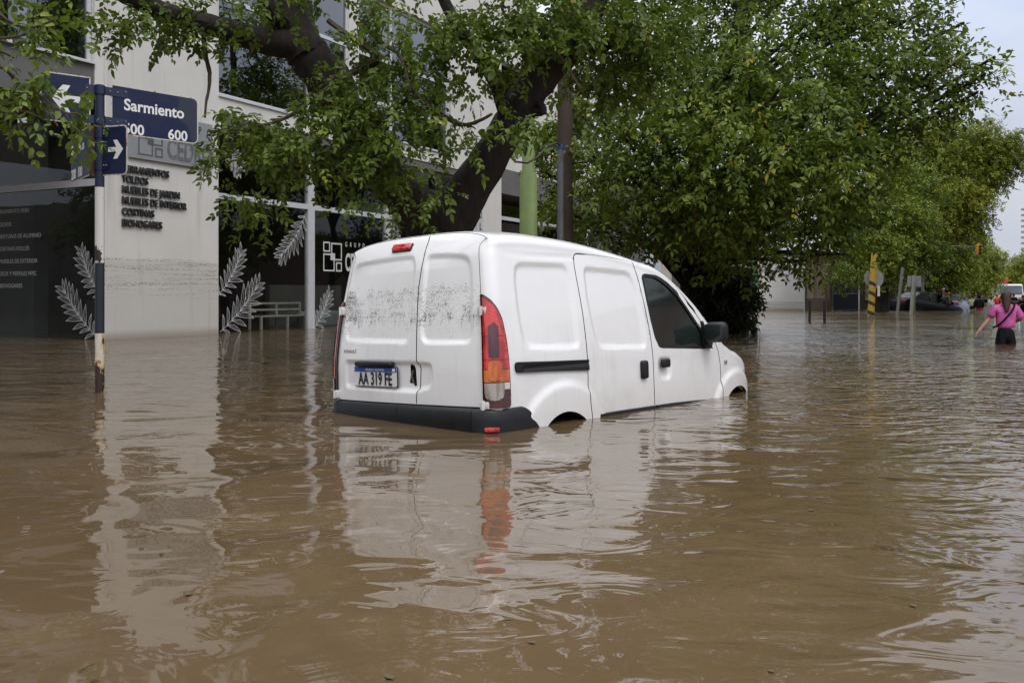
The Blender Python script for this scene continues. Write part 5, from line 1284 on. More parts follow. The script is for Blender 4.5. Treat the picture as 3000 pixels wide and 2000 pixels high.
# ================================================================== VEHICLES FURTHER OFF
M_CARD = NG('dark_car_paint'); M_CARD.set(Base_Color=(.004, .005, .007, 1), Roughness=.35); M_CARD.p.inputs['Specular IOR Level'].default_value = .25; M_CARD = M_CARD.m
def carpaint(name, col): return simple(name, col, .3, var=.05, coat=.8)
M_CGL = NG('dark_car_glass'); M_CGL.set(Base_Color=(.006, .007, .008, 1), Roughness=.25); M_CGL.p.inputs['Specular IOR Level'].default_value = .2; M_CGL = M_CGL.m
def make_car(name, loc, heading, label, mat, L_=4.4, W_=1.72, sections=None, pitch=0, z=-.45, group=None, sc=1.0):
    """sections: (x, belt z, roof z or None, half width) from tail to nose"""
    root = empty(name, (loc[0], loc[1], z), label=label, cat='car', group=group); root.rotation_euler = (0, R(pitch), R(90 - heading)); root.scale = (sc,) * 3
    sections = sections or [(0, .70, .70, .74), (.12, .92, .93, .80), (.55, .98, 1.02, .84), (1.05, .96, 1.38, .85), (1.5, .95, 1.44, .86), (2.2, .94, 1.45, .86), (2.7, .93, 1.36, .86), (3.2, .92, 1.02, .85), (3.7, .86, .86, .84), (4.15, .72, .72, .76), (4.4, .48, .48, .62)]
    k = L_ / 4.4; mb = MB(); m = []
    for (x, zb, zr, w_) in sections:
        x = (x - 2.2) * k; m.append([(x, -w_ * .96, .2), (x, -w_, .45), (x, -w_ * .99, zb * .85), (x, -w_ * .90, zb), (x, 0, zb + .03), (x, w_ * .90, zb), (x, w_ * .99, zb * .85), (x, w_, .45), (x, w_ * .96, .2)])
    n = 9; mb.v = [p for q in m for p in q]; mb.f = [(i * n + j, (i + 1) * n + j, (i + 1) * n + j + 1, i * n + j + 1) for i in range(len(m) - 1) for j in range(n - 1)]
    mb.f += [tuple(range(n)), tuple((len(m) - 1) * n + j for j in range(n))]; mb.build('body', mat, root, True)
    gh = [(x, zb, zr, w_) for (x, zb, zr, w_) in sections if zr - zb > .03]
    g = MB(); rows = []
    for (x, zb, zr, w_) in gh:
        x = (x - 2.2) * k; h = zr - zb; ww = w_ * .90 - h * .30; rows.append([(x, -w_ * .90, zb - .01), (x, -ww - .03, zr - .06 * min(1, h * 3)), (x, -ww + .10, zr), (x, 0, zr + .015), (x, ww - .10, zr), (x, ww + .03, zr - .06 * min(1, h * 3)), (x, w_ * .90, zb - .01)])
    r_ = len(rows); V = [p for q in rows for p in q]
    side = [(i * 7 + j, (i + 1) * 7 + j, (i + 1) * 7 + j + 1, i * 7 + j + 1) for i in range(r_ - 1) for j in (0, 5)]
    top = [(i * 7 + j, (i + 1) * 7 + j, (i + 1) * 7 + j + 1, i * 7 + j + 1) for i in range(r_ - 1) for j in (1, 2, 3, 4)]
    a = MB(); a.v = list(V); a.f = side + [f for f in top if f[0] // 7 in (0, r_ - 2)]; a.build('window', M_CGL, root)
    b = MB(); b.v = list(V); b.f = [f for f in top if f[0] // 7 not in (0, r_ - 2)]; b.build('roof', mat, root, True)
    p = MB()
    for sg in (-1, 1):
        for xx in (1.62, 2.75):
            xx = (xx - 2.2) * k; p.box(xx, xx + .07, sg * .60 - .03 if sg > 0 else -.80, .80 if sg > 0 else -.57, .95, 1.38)
    p2 = MB()
    for sg in (-1, 1):
        for i in range(r_ - 1):
            q0, q1 = Vector(V[i * 7 + (0 if sg < 0 else 6)]), Vector(V[(i + 1) * 7 + (0 if sg < 0 else 6)]); p2.tube([q0, q1], .02, 6)
            q0, q1 = Vector(V[i * 7 + (1 if sg < 0 else 5)]), Vector(V[(i + 1) * 7 + (1 if sg < 0 else 5)]); p2.tube([q0, q1], .025, 6)
        xs_ = [(1.62 - 2.2) * k]
        for x in xs_: p2.tube([(x, sg * .775, .94), (x, sg * .64, 1.40)], .03, 6)
    p2.build('window_pillar', mat, root)
    for sg in (-1, 1):
        xm = (3.0 - 2.2) * k; MB().rbox((xm, sg * .93, 1.0), (.10, .2, .13), .04, 2).build('mirror', mat, root, True)
        xh = (3.98 - 2.2) * k; MB().ball((xh, sg * .62, .70), (.20, .14, .08), 10).build('headlight', M_CLR, root, True)
        MB().rbox(((0.05 - 2.2) * k, sg * .62, .80), (.10, .26, .14), .03, 2).build('tail_light', M_RED, root, True)
        for xw in (.85, 3.55):
            xw = (xw - 2.2) * k; MB().tube([(xw, sg * .66, .31), (xw, sg * .87, .31)], .31, 18).build('wheel', M_BLK2, root, True)
    return root
Yc = wl(910)
hd = 75; c0 = at(2620, 860, Yc + .3); c1 = Vector((math.sin(R(hd)), math.cos(R(hd)), 0))
cc = Vector((c0.x, c0.y, 0)) + c1 * 2.2
make_car('sedan', (cc.x - .15, cc.y), hd, 'dark sedan flooded up to its doors with a man sitting on its bonnet', M_CARD, pitch=6.5, z=-.52, L_=4.1)
make_car('parked_car', (xr(2800, 74), 74), 40, 'small blue car half sunk behind the dark sedan', carpaint('blue_paint', (.02, .03, .12)), z=-.6)
make_car('parked_car', (xr(2906, 150), 150), 20, 'white car seen from behind far down the flooded street', carpaint('car_white', (.6, .6, .6)), z=-.25)
make_car('parked_car', (xr(2917, 165), 165), 205, 'silver car facing the camera right of the far white car', carpaint('car_silver', (.35, .36, .38)), z=-.1)
make_car('parked_car', (xr(2896, 180), 180), 27, 'dark car far down the street left of the white car', carpaint('car_dark', (.06, .06, .07)), z=-.1)
make_car('parked_car', (xr(2912, 210), 210), 27, 'grey car farthest away in the middle of the street', carpaint('car_grey', (.2, .2, .22)), z=.1)
# flatbed truck with folded red crane
Yt = 86
M_TW = simple('truck_white', (.66, .66, .66), .35, var=.05, coat=.4); M_RC = simple('crane_red', (.50, .035, .04), .45, var=.2)
tk = empty('crane_truck', (xr(2962, Yt), Yt, -.55), label='white cab-over truck with folded red crane facing the camera behind the wading woman', cat='truck'); tk.rotation_euler = (0, 0, R(-10))
zt_ = lambda y: CH + (HZ - y) / F * Yt + .55
W2 = 1.10
cb = MB(); prof = [(0, .7), (-.04, 1.15), (0, 1.35), (.16, zt_(836)), (.30, zt_(832)), (1.7, zt_(832)), (1.75, .7)]
for sg in (-1, 1): cb.v += [(sg * W2 * (1 if z < 1.5 else .95), y, z) for y, z in prof]
n = len(prof); cb.f = [tuple(range(n)), tuple(range(2 * n - 1, n - 1, -1))] + [(i, i + n, (i + 1) % n + n, (i + 1) % n) for i in range(n)]
cab = cb.build('cab', M_TW, tk)
zw0, zw1 = zt_(863), zt_(837)
def frontquad(x0, x1, z0, z1, out):
    y = lambda z: .16 * (z - 1.35) / (zt_(836) - 1.35); return [(x0, y(z0) - out, z0), (x1, y(z0) - out, z0), (x1, y(z1) - out, z1), (x0, y(z1) - out, z1)]
m_ = MB(); m_.add(frontquad(-.98, .98, zw0, zw1, .012), [(0, 1, 2, 3)]); m_.build('windscreen', simple('sky_lit_glass', (.10, .12, .13), .08, var=.4, scale=1.5), cab)
m_ = MB(); m_.tube([(-.2, -.03, zw0 + .03), (.25, -.03, zw0 + .12)], .015, 6).tube([(.1, -.03, zw0 + .03), (.6, -.03, zw0 + .12)], .015, 6); m_.build('wiper', M_BLK2, cab)
MB().rbox((0, -.08, .78), (2.2, .2, .3), .05, 2).build('bumper', M_BLK, tk, True)
for sg in (-1, 1):
    MB().rbox((sg * .85, -.05, 1.02), (.34, .08, .2), .04, 2).build('headlight', M_CLR, tk, True)
    MB().tube([(sg * W2, .1, 2.0), (sg * (W2 + .28), .0, 2.0)], .02, 6).rbox((sg * (W2 + .3), 0, 1.8), (.16, .07, .5), .03, 2).build('mirror', M_BLK, tk, True)
    for yw in (.7, 4.4): MB().tube([(sg * .8, yw, .45), (sg * 1.1, yw, .45)], .45, 18).build('wheel', M_BLK2, tk, True)
mbox('flatbed', M_BLK, tk, (-1.1, 1.1, 2.4, 6.5, .9, 1.15))
cr_ = MB(); cr_.box(-.25, .25, 1.85, 2.35, .9, zt_(832)); q = lambda px, py: (at(px, 860, Yt).x - tk.location.x, 2.1, zt_(py))
cr_.tube([q(2944, 834), q(2960, 818)], .20, 6).tube([q(2958, 817), q(2974, 817)], .19, 6).tube([q(2973, 817), q(2966, 836)], .16, 6); cr_.build('crane', M_RC, tk)

# ================================================================== PEOPLE
def skinmesh(name, V, E, Rr, mat, parent, sub=2, smooth=True):
    me = bpy.data.meshes.new(name); me.from_pydata(V, E, []); o = bpy.data.objects.new(name, me); COL.objects.link(o)
    sk = o.modifiers.new('s', 'SKIN'); sk.use_smooth_shade = True; sk.branch_smoothing = .6
    for i, r_ in enumerate(Rr):
        d = me.skin_vertices[0].data[i]; d.radius = r_ if hasattr(r_, '__len__') else (r_, r_)
        d.use_root = (i == 0)
    ss = o.modifiers.new('u', 'SUBSURF'); ss.levels = sub; ss.render_levels = sub
    dg = bpy.context.evaluated_depsgraph_get(); dg.update(); m2 = bpy.data.meshes.new_from_object(o.evaluated_get(dg)); bpy.data.objects.remove(o)
    m2.materials.clear(); return link(name, m2, mat, parent, smooth)
M_SKIN = simple('skin', (.38, .20, .13), .6, var=.08); M_SKIN2 = simple('tanned_skin', (.26, .13, .08), .6, var=.08)
def cloth(name, c, scale=7):
    g = NG(name); v = g.coord(); n = g.noise(g.coord((5, 5, 2.2)), 1, 4, .6, .8)
    g.l(g.ramp(n, [(.3, tuple(q * .82 for q in c)), (.7, tuple(min(1, q * 1.15) for q in c))]), g.p.inputs['Base Color']); g.set(Roughness=.85); g.p.inputs['Specular IOR Level'].default_value = .2; g.bump(n, .8, .06); return g.m
def person(loc, face, label, skin, top, legs, hair, pose='stand', sc=1.0, longhair=False, arms=((.30, -.05, 1.12), (.36, -.12, .95)), armsR=None, hood=False, group=None, sleeves=True):
    """local frame: +y is where the person faces, z up from the soles"""
    root = empty('person', loc, R(-face), label=label, cat='person', group=group); root.scale = (sc,) * 3
    la, lh = arms; ra, rh = armsR or ((-arms[0][0], arms[0][1], arms[0][2]), (-arms[1][0], arms[1][1], arms[1][2]))
    if pose == 'sit': hips = [(0, 0, .0), (.12, .42, .02), (.13, .50, -.40), (.13, .62, -.44)]
    V = []; E = []; Rr = []
    def v(p, r_): V.append(tuple(p)); Rr.append(r_); return len(V) - 1
    if pose == 'sit':
        zp = 0.0; pel = v((0, 0, .10), (.15, .12)); w_ = v((0, .06, .30), (.135, .11)); ch_ = v((0, .16, .50), (.155, .12)); nk = v((0, .25, .66), .055); hd_ = v((0, .33, .74), (.085, .10)); tp_ = v((0, .35, .84), (.075, .085))
        sh = lambda s: v((s * .17, .16, .57), .062)
        for s in (1, -1):
            a = sh(s); b = v((s * .24, .34, .34), .045); c = v((s * .10, .52, .36), .036); d = v((s * .03, .58, .40), (.04, .03)); E += [(ch_, a), (a, b), (b, c), (c, d)]
            h = v((s * .11, .08, .08), .10); k = v((s * .16, .42, .22), .07); an = v((s * .13, .46, -.18), .045); t = v((s * .14, .60, -.22), .035); E += [(pel, h), (h, k), (k, an), (an, t)]
        E += [(pel, w_), (w_, ch_), (ch_, nk), (nk, hd_), (hd_, tp_)]
    else:
        pel = v((0, 0, .95), (.155, .115)); w_ = v((0, 0, 1.12), (.125, .095)); ch_ = v((0, 0, 1.30), (.155, .105)); up_ = v((0, 0, 1.40), (.10, .08)); nk = v((0, .01, 1.47), .052); hd_ = v((0, .03, 1.56), (.078, .092)); tp_ = v((0, .02, 1.65), (.070, .085))
        for s, (A, Hh) in ((1, (la, lh)), (-1, (ra, rh))):
            a = v((s * .165, 0, 1.385), .055); b = v(A, .042); c = v(Hh, .028); dr = (Vector(Hh) - Vector(A)).normalized(); d = v(Vector(Hh) + dr * .07, (.038, .022)); E += [(up_, a), (a, b), (b, c), (c, d)]
            for kf, off in enumerate((-.024, -.008, .008, .024)):
                sd_ = dr.cross(Vector((0, 0, 1))).normalized(); f = v(Vector(Hh) + dr * .125 + sd_ * off + Vector((0, 0, -.012)), .008); f2 = v(Vector(Hh) + dr * (.150 - .004 * abs(kf - 1.5)) + sd_ * off + Vector((0, 0, -.03)), .007); E += [(d, f), (f, f2)]
            h = v((s * .085, 0, .86), .092); k = v((s * .09, .02 * s, .48), .060); an = v((s * .09, -.03 * s, .09), .042); t = v((s * .10, .10 - .03 * s, .04), .036); E += [(pel, h), (h, k), (k, an), (an, t)]
        E += [(pel, w_), (w_, ch_), (ch_, up_), (up_, nk), (nk, hd_), (hd_, tp_)]
    skinmesh('body', V, E, Rr, skin, root, 2)
    c = Vector(V[hd_]); f = Vector((0, 1, 0)); fm = MB(); fm.ball(c + f * .088 + Vector((0, 0, -.005)), (.013, .020, .022), 8); 
    for s in (1, -1): fm.ball(c + Vector((s * .082, -.005, 0)), (.014, .022, .030), 8)
    fm.build('face_features', skin, root, True)
    em = MB()
    for s in (1, -1): em.ball(c + f * .082 + Vector((s * .030, 0, .025)), .010, 8)
    em.build('eyes', M_LET, root, True)
    # clothes grow from the same joints, a little larger
    if pose == 'sit':
        TV = [(0, -.01, .08), (0, .05, .28), (0, .15, .50), (0, .20, .60)]; TR = [(.165, .135), (.155, .13), (.175, .14), (.09, .08)]; TE = [(0, 1), (1, 2), (2, 3)]
        for s in (1, -1): i = len(TV); TV += [(s * .17, .17, .57), (s * .22, .28, .42)]; TR += [.078, .070]; TE += [(2, i), (i, i + 1)]
        skinmesh('shirt', TV, TE, TR, top, root)
        PV = [(0, 0, .09)]; PR = [(.165, .13)]; PE = []
        for s in (1, -1): i = len(PV); PV += [(s * .11, .09, .09), (s * .15, .36, .20)]; PR += [.115, .095]; PE += [(0, i), (i, i + 1)]
        skinmesh('shorts', PV, PE, PR, legs, root)
    else:
        bz = .965 if longhair else .88; fat = 1.14 if longhair else 1.3 if sleeves == 'long' else 1.05
        TV = [(0, -.005, bz), (0, 0, 1.14), (0, 0, 1.30), (0, 0, 1.415)]; TR = [(.172, .130), (.160, .122), (.185, .130), (.095, .085)]; TE = [(0, 1), (1, 2), (2, 3)]
        for s, A in ((1, la), (-1, ra)):
            e0 = Vector((s * .165, 0, 1.385)); e1 = Vector(A); i = len(TV); q_ = 1.02 if longhair else .95 if not sleeves == 'long' else 1; TV += [tuple(e0), tuple(e0 + (e1 - e0) * q_)]; TR += [.074, (.066 if longhair else .072)]; TE += [(2, i), (i, i + 1)]
            if sleeves == 'long': TV.append(tuple(Vector(rh if s < 0 else lh))); TR.append(.05); TE.append((i + 1, i + 2))
        skinmesh('shirt' if sleeves != 'long' else 'hoodie', TV, TE, [(q[0] * fat, q[1] * fat) if hasattr(q, '__len__') else q * fat for q in TR], top, root)
        PV = [(0, 0, .97), (0, 0, 1.10)]; PR = [(.185, .14), (.145, .11)]; PE = [(0, 1)]
        for s in (1, -1): i = len(PV); PV += [(s * .085, 0, .87), (s * .092, .01 * s, .50), (s * .09, -.02 * s, .15)]; PR += [(.118, .125), .085, .06]; PE += [(0, i), (i, i + 1), (i + 1, i + 2)]
        skinmesh('trousers', PV, PE, PR, legs, root)
    if hair:
        h = MB(); h.ball(c + Vector((0, -.022, .045)), (.088, .104, .088), 16)
        o = h.build('hair', hair, root, True)
        if longhair: 
            bpy.data.objects.remove(o); skinmesh('hair', [(0, .0, c.z + .09), (0, -.035, c.z + .03), (-.01, -.070, c.z - .07), (-.02, -.11, c.z - .17), (-.03, -.13, c.z - .27)], [(0, 1), (1, 2), (2, 3), (3, 4)], [(.085, .085), (.102, .098), (.085, .06), (.060, .04), (.025, .015)], hair, root)
    if hood: MB().ball(c + Vector((0, -.015, .01)), (.115, .12, .14), 14).build('hood', top, root, True)
    return root
HAIRD = simple('dark_hair', (.012, .009, .008), .6, var=.3, scale=30); HAIRB = simple('brown_hair', (.040, .015, .008), .6, var=.2, scale=40)
C_PINK = cloth('pink_cotton', (.58, .13, .36)); C_BLK = cloth('black_cotton', (.008, .008, .010)); C_WHT = cloth('white_cotton', (.55, .55, .57)); C_RED = cloth('red_cotton', (.25, .01, .02)); C_GRY = cloth('grey_cotton', (.12, .12, .12))
g = NG('tie_dye'); v_ = g.coord((1, 1, 1)); g.l(g.ramp(g.noise(v_, 2.6, 3, .5, 1.0), [(.38, (.30, .42, .55)), (.5, (.45, .62, .10)), (.62, (.50, .55, .60))]), g.p.inputs['Base Color']); g.set(Roughness=.85); C_TIE = g.m
Ypk = wl(1008); scw = 1.0
wz = -(1.66 - (CH + (HZ - 851) / F * Ypk)) - .02
def lp_(px, py, Y, base, sc=1.0): p = at(px, py, Y) - base; return (p.x / sc, p.y / sc, p.z / sc)
bw = Vector((xr(2946, Ypk), Ypk, wz))
wom = person(bw, 8, 'woman in pink T-shirt and black leggings wading away, left arm held out', M_SKIN, C_PINK, C_BLK, HAIRB, longhair=True,
   arms=((.27, .02, 1.17), (.20, .22, 1.12)), armsR=((-.25, .04, 1.19), (-.445, -.02, .975)))
# the photo's left arm is the woman's left too (she faces away)
hh = MB(); pts = [Vector((.12, .06, 1.44)), Vector((.13, -.06, 1.45)), Vector((.06, -.150, 1.33)), Vector((-.06, -.150, 1.18)), Vector((-.15, -.09, 1.07)), Vector((-.20, .02, 1.02))]
limb(hh, pts, [.018] * 6, 6, 0, None, 3); hh.build('bag_strap', C_BLK, wom, True)
def stand_person(px, top_y, Y, face, label, skin, top, legs, hair, **k):
    H = 1.73 * k.get('sc', 1.0); z = CH + (HZ - top_y) / F * Y - H; return person(Vector((xr(px, Y), Y, z)), face, label, skin, top, legs, hair, **k)
stand_person(2868, 861, wl(907), 10, 'person in black hooded top and red shorts wading away', M_SKIN2, C_BLK, C_RED, None, hood=True, sc=.98, sleeves='long', arms=((.225, .0, 1.12), (.21, .05, .92)))
stand_person(2848, 863, wl(904), 20, 'person in tie-dyed pale blue and lime top left of the black hooded one', M_SKIN, C_TIE, C_BLK, HAIRD, sc=.9, arms=((.24, .08, 1.15), (.16, .25, 1.10)))
stand_person(2826, 855, wl(890), 250, 'bald man in white shirt standing beside the sunken blue car', M_SKIN, C_WHT, C_BLK, None, arms=((.22, .16, 1.15), (.02, .26, 1.25)))
stand_person(2969, 857, 62, 180, 'bearded man in black T-shirt with folded arms before the truck', M_SKIN2, C_BLK, C_BLK, HAIRD, arms=((.26, .10, 1.12), (.02, .24, 1.14)))
stand_person(2998, 861, wl(912), 200, 'man in black at the right edge, right of the wading woman', M_SKIN2, C_BLK, C_BLK, HAIRD, arms=((.26, .10, 1.12), (.14, .24, 1.20)))
stand_person(2839, 858, 110, 30, 'small distant person in black walking left of the tie-dyed one', M_SKIN, C_BLK, C_GRY, HAIRD)
stand_person(2854, 862, 100, 190, 'small distant person in white near the parked cars', M_SKIN, C_WHT, C_GRY, HAIRD)
stand_person(2884, 857, 105, 10, 'distant person in red shirt left of the far white car', M_SKIN2, cloth('red_shirt', (.35, .03, .03)), C_GRY, HAIRD)
stand_person(2921, 862, 78, 10, 'person in red top standing at the left of the truck cab', M_SKIN2, cloth('bright_red_shirt', (.5, .04, .03)), C_BLK, HAIRD)
stand_person(2737, 846, 62, 180, 'dark haired person behind the roof of the dark sedan', M_SKIN2, C_GRY, C_GRY, HAIRD)
Ys_ = Yc + .2
sit = person(Vector((xr(2756, Ys_), Ys_, CH + (HZ - 878) / F * Ys_)), 75, 'barefoot man in black T-shirt sitting hunched on the dark sedan', M_SKIN, C_BLK, C_GRY, HAIRD, pose='sit', sc=.90)

# ================================================================== BACKGROUND: houses, trees, tower, lights, wires
def house(px0, px1, Y, top, depth, mat, label, wins=2):
    b = bl('house', label); x0, x1 = xr(px0, Y), xr(px1, Y); mbox('wall', mat, b, (x0, x1, Y, Y + depth, -.5, top)); mbox('parapet', mat, b, (x0 - .05, x1 + .05, Y - .08, Y + depth, top + .002, top + .25))
    for k in range(wins):
        xc = x0 + (x1 - x0) * (k + .5) / wins; w_ = mbox('window', M_INT, b, (xc - .6, xc + .6, Y - .03, Y + .02, .5, 1.9)); mbox('window_frame', M_ALU, w_, (xc - .66, xc + .66, Y - .06, Y - .032, .42, .5), (xc - .04, xc + .04, Y - .05, Y - .031, .5, 1.9))
    return b
M_PNK = wall_mat('faded_pink', (.42, .28, .26), (.50, .36, .33), .2); M_CRM = wall_mat('cream', (.55, .48, .36), (.64, .57, .45), .1)
house(2598, 2650, 66, 3.6, 8, M_WW, 'white house between the dark trunk and the sedan', 1)
house(2664, 2745, 85, 3.4, 10, M_CRM, 'cream house showing under the trees above the sedan roof', 2)
house(2748, 2800, 105, 3.6, 12, M_PNK, 'faded pink house far behind the sitting man', 2)
# sheltering trees down the street
def cone(px, py, Y, r_, rz): return (px, py, Y, r_, rz)
def far_tree(px, Y, crown, mat, label, seed, r0=.25, dens=1.2, ls=1.0, group='trees down the street'):
    lo = crown[0]; bs = pb(crown); cx = sum(c[0] for c in crown) / len(crown); ty = min(c[1] for c in crown); my = sum(c[1] for c in crown) / len(crown)
    return crown_tree('street_tree', Vector((xr(px, Y), Y, -.4)), [at(px + 1, 862, Y), at(px + (cx - px) * .25, 820, Y), at(px + (cx - px) * .6, (820 + my) / 2, Y), at(cx, my, Y), at(cx, (my + ty) / 2, Y)], bs, mat, label, TPLs, ls, dens, seed, BK2, r0, .5 * ls, group, shell=.2, twig=False)
far_tree(2583, 46, [(2500, 700, 46, 60, 50), (2470, 780, 44, 35, 25), (2560, 640, 46, 70, 60), (2620, 620, 46, 70, 60), (2640, 700, 46, 70, 55), (2580, 720, 45, 70, 50), (2560, 560, 47, 70, 60), (2640, 540, 48, 70, 60), (2680, 640, 47, 60, 60), (2700, 720, 47, 60, 45), (2640, 780, 46, 60, 35), (2540, 780, 45, 50, 30), (2600, 470, 48, 70, 50), (2700, 560, 48, 60, 60), (2480, 620, 46, 60, 60)], LM4, 'dark trunked leaning street tree beside the striped pole', 41, .34, 1.7, 1.6)
far_tree(2662, 57, [(2760, 470, 57, 70, 55), (2820, 420, 57, 60, 50), (2880, 440, 57, 60, 45), (2930, 420, 57, 50, 35), (2860, 510, 57, 70, 50), (2930, 480, 57, 55, 35), (2780, 560, 56, 70, 50), (2840, 580, 56, 60, 40), (2720, 640, 56, 60, 50), (2800, 650, 56, 60, 40), (2880, 370, 57, 40, 30), (2970, 400, 57, 30, 25), (2780, 390, 58, 50, 40), (2980, 450, 57, 25, 25), (2745, 370, 58, 50, 40), (2690, 420, 58, 60, 50), (2700, 500, 58, 70, 60), (2740, 560, 57, 70, 60), (2760, 620, 57, 80, 60), (2840, 640, 57, 50, 40), (2650, 480, 58, 60, 60)], LM3, 'tall airy yellow green tree reaching into the sky over the street', 42, .30, 2.4, 1.7)
far_tree(2697, 64, [(2680, 760, 64, 50, 40), (2740, 720, 64, 55, 45), (2790, 700, 64, 60, 45), (2740, 790, 64, 60, 35), (2800, 770, 64, 60, 40), (2700, 810, 64, 50, 25), (2820, 730, 65, 50, 35), (2780, 820, 64, 45, 25), (2850, 690, 65, 35, 25)], LM4, 'broad dark green tree with its crown low over the sedan', 43, .32, 2.0, 1.8)
far_tree(2790, 84, [(2800, 760, 84, 45, 40), (2850, 750, 84, 45, 40), (2890, 770, 84, 32, 40), (2830, 800, 84, 45, 30), (2880, 810, 84, 32, 28), (2850, 710, 84, 35, 30), (2800, 820, 84, 40, 22), (2850, 835, 84, 30, 15), (2905, 740, 84, 20, 22)], LM3, 'bright yellow green tree beside the traffic light', 44, .3, 2.4, 2.1)
far_tree(2885, 130, [(2885, 815, 130, 20, 22), (2870, 830, 130, 20, 18), (2895, 840, 130, 13, 12), (2880, 795, 130, 18, 18)], LM4, 'small far tree at the left kerb beyond the yellow green one', 45, .3, 1.8, 2.4)
far_tree(3012, 105, [(2985, 800, 105, 22, 30), (3005, 770, 105, 25, 30), (3020, 800, 105, 30, 30), (2972, 825, 105, 16, 14), (3000, 840, 105, 30, 20), (3040, 770, 105, 30, 40)], LM3, 'yellow green tree at the right edge behind the truck', 46, .3, 2.2, 2.5)
far_tree(2952, 260, [(2925, 800, 260, 12, 12), (2940, 815, 260, 12, 12), (2955, 805, 260, 12, 14), (2970, 800, 260, 12, 12), (2935, 835, 260, 12, 10), (2950, 830, 260, 12, 10)], LM4, 'far hazy green tree closing the end of the street', 47, .4, 2.0, 4.5)
# vines and flood debris hanging round the foot of the big tree
vb = Vector((xr(2120, 22), 21.6, -.4)); vt = empty('shrub', vb, label='dark tangle of vines and flood debris at the foot of the big tree', cat='shrub')
mb = MB(); rs = random.Random(9)
for k in range(70):
    px, py = rs.uniform(2062, 2195), rs.uniform(840, 930); p = at(px, py, rs.uniform(21, 22.3)) - vb
    limb(mb, [p, p + Vector((rs.uniform(-.3, .3), rs.uniform(-.2, .2), rs.uniform(-.35, .1))), p + Vector((rs.uniform(-.5, .5), rs.uniform(-.2, .2), -rs.uniform(.3, 1.0)))], [.012, .009, .004], 5, .1, rs, 3)
mb.build('stems', BK3, vt, True)
Cs, Ds = [], []
for (px, py, rx, ry, dn_) in [(2090, 850, 45, 50, 3), (2140, 860, 45, 45, 3), (2175, 880, 30, 40, 2), (2110, 910, 50, 40, 3), (2160, 930, 30, 25, 1.5), (2080, 800, 40, 40, 2.5), (2130, 800, 50, 40, 2.5), (2180, 820, 30, 40, 1.6), (2070, 940, 25, 25, 1.5), (2120, 950, 40, 15, 1)]:
    k = 21.6 / F; P, D = cluster_points(r1, np.array(at(px, py, 21.6) - vb), (rx * k, .7, ry * k), int(dn_ * 45), .1); P, E, _ = sprays(r1, P, D, 4, .25, .03); Cs.append(P); Ds.append(E)
build_leaves('foliage', np.concatenate(Cs), np.concatenate(Ds), .8, leaf_mat('debris_leaves', (.012, .016, .008), (.025, .034, .014), (.05, .06, .025)), vt, TPL2, 12)
# trees on the near side of the street, seen only as reflections in the shop windows
def far_side(s_, n_, h, seed, label, group='trees across the street'):
    P = MS @ Vector((s_, n_, 0)); r = random.Random(seed); bs = []
    for k in range(26): a = r.uniform(0, 6.28); q = r.uniform(.8, 4.2); bs.append((P + Vector((math.cos(a) * q, math.sin(a) * q, r.uniform(3.0, h))), (1.7, 1.7, 1.2)))
    crown_tree('street_tree', Vector((P.x, P.y, -.5)), [P + Vector((0, 0, 1.5)), P + Vector((.2, 0, 3)), P + Vector((.3, .2, 5)), P + Vector((.3, .2, h - .5))], bs, LM2, label, TPLs, 2.2, .42, seed, BK2, .25, .6, group, shell=.2, twig=False)
for k, (s_, n_, h, lb) in enumerate(((23, -7.5, 15, 'nearest'), (31, -7, 16, 'second'), (39, -7.5, 17, 'third'), (48, -7, 17, 'fourth'), (60, -7, 17, 'farthest'))): far_side(s_, n_, h, 60 + k, lb + ' street tree across the street mirrored in the shop windows')
for k, (s_, n_, h, lb) in enumerate(((-9, 17, 9, 'nearer'), (-9, 27, 10, 'middle'), (-9, 37, 10, 'farther'))): far_side(s_, n_, h, 70 + k, lb + ' unseen side street tree added to darken the left shop glass', 'unseen trees added for the left glass')  # unseen row added so the left glass reflects something darker than sky
opp = empty('opposite_house', label='pink house across the street mirrored in the shop glass', cat='building'); opp.matrix_world = MS
mbox('wall', M_PNK, opp, (22, 60, -19, -12.0, -.5, 4.9)); mbox('roof', M_GREY, opp, (21.8, 60.2, -19.2, -11.8, 4.902, 5.1)); mbox('window', M_INT, opp, (29, 31, -12.0, -11.96, .8, 2.6), (34, 36, -12.0, -11.96, .8, 2.6), (39, 41, -12.0, -11.96, .8, 2.6))
ops = empty('unseen_side_house', label='unseen dark grey house added to darken the left shop glass', cat='building'); ops.matrix_world = MS  # unseen, added as a dark reflection for the left glass
mbox('wall', M_GREY, ops, (-20, -13, 12, 60, -.5, 6.5)); mbox('window', M_INT, ops, (-13.0, -12.96, 18, 20, .8, 2.6), (-13.0, -12.96, 26, 28, .8, 2.6))
# tower block
YT = 420; tw = bl('tower_block', 'tall brown tower block with stacked balconies at the right edge')
x0 = 240.5; H = CH + (HZ - 585) / F * YT; fl = 15
mbox('wall', simple('tower_brown', (.20, .13, .10), .8), tw, (x0 + 1.5, x0 + 16, YT, YT + 14, -1, H))
for k in range(fl): mbox('balcony', simple('tower_slab', (.38, .34, .32), .8) if k == 0 else MATS['tower_slab'], tw, (x0, x0 + 6, YT + 2, YT + 15.5, 3 + (H - 4) * k / fl, 4.0 + (H - 4) * k / fl))
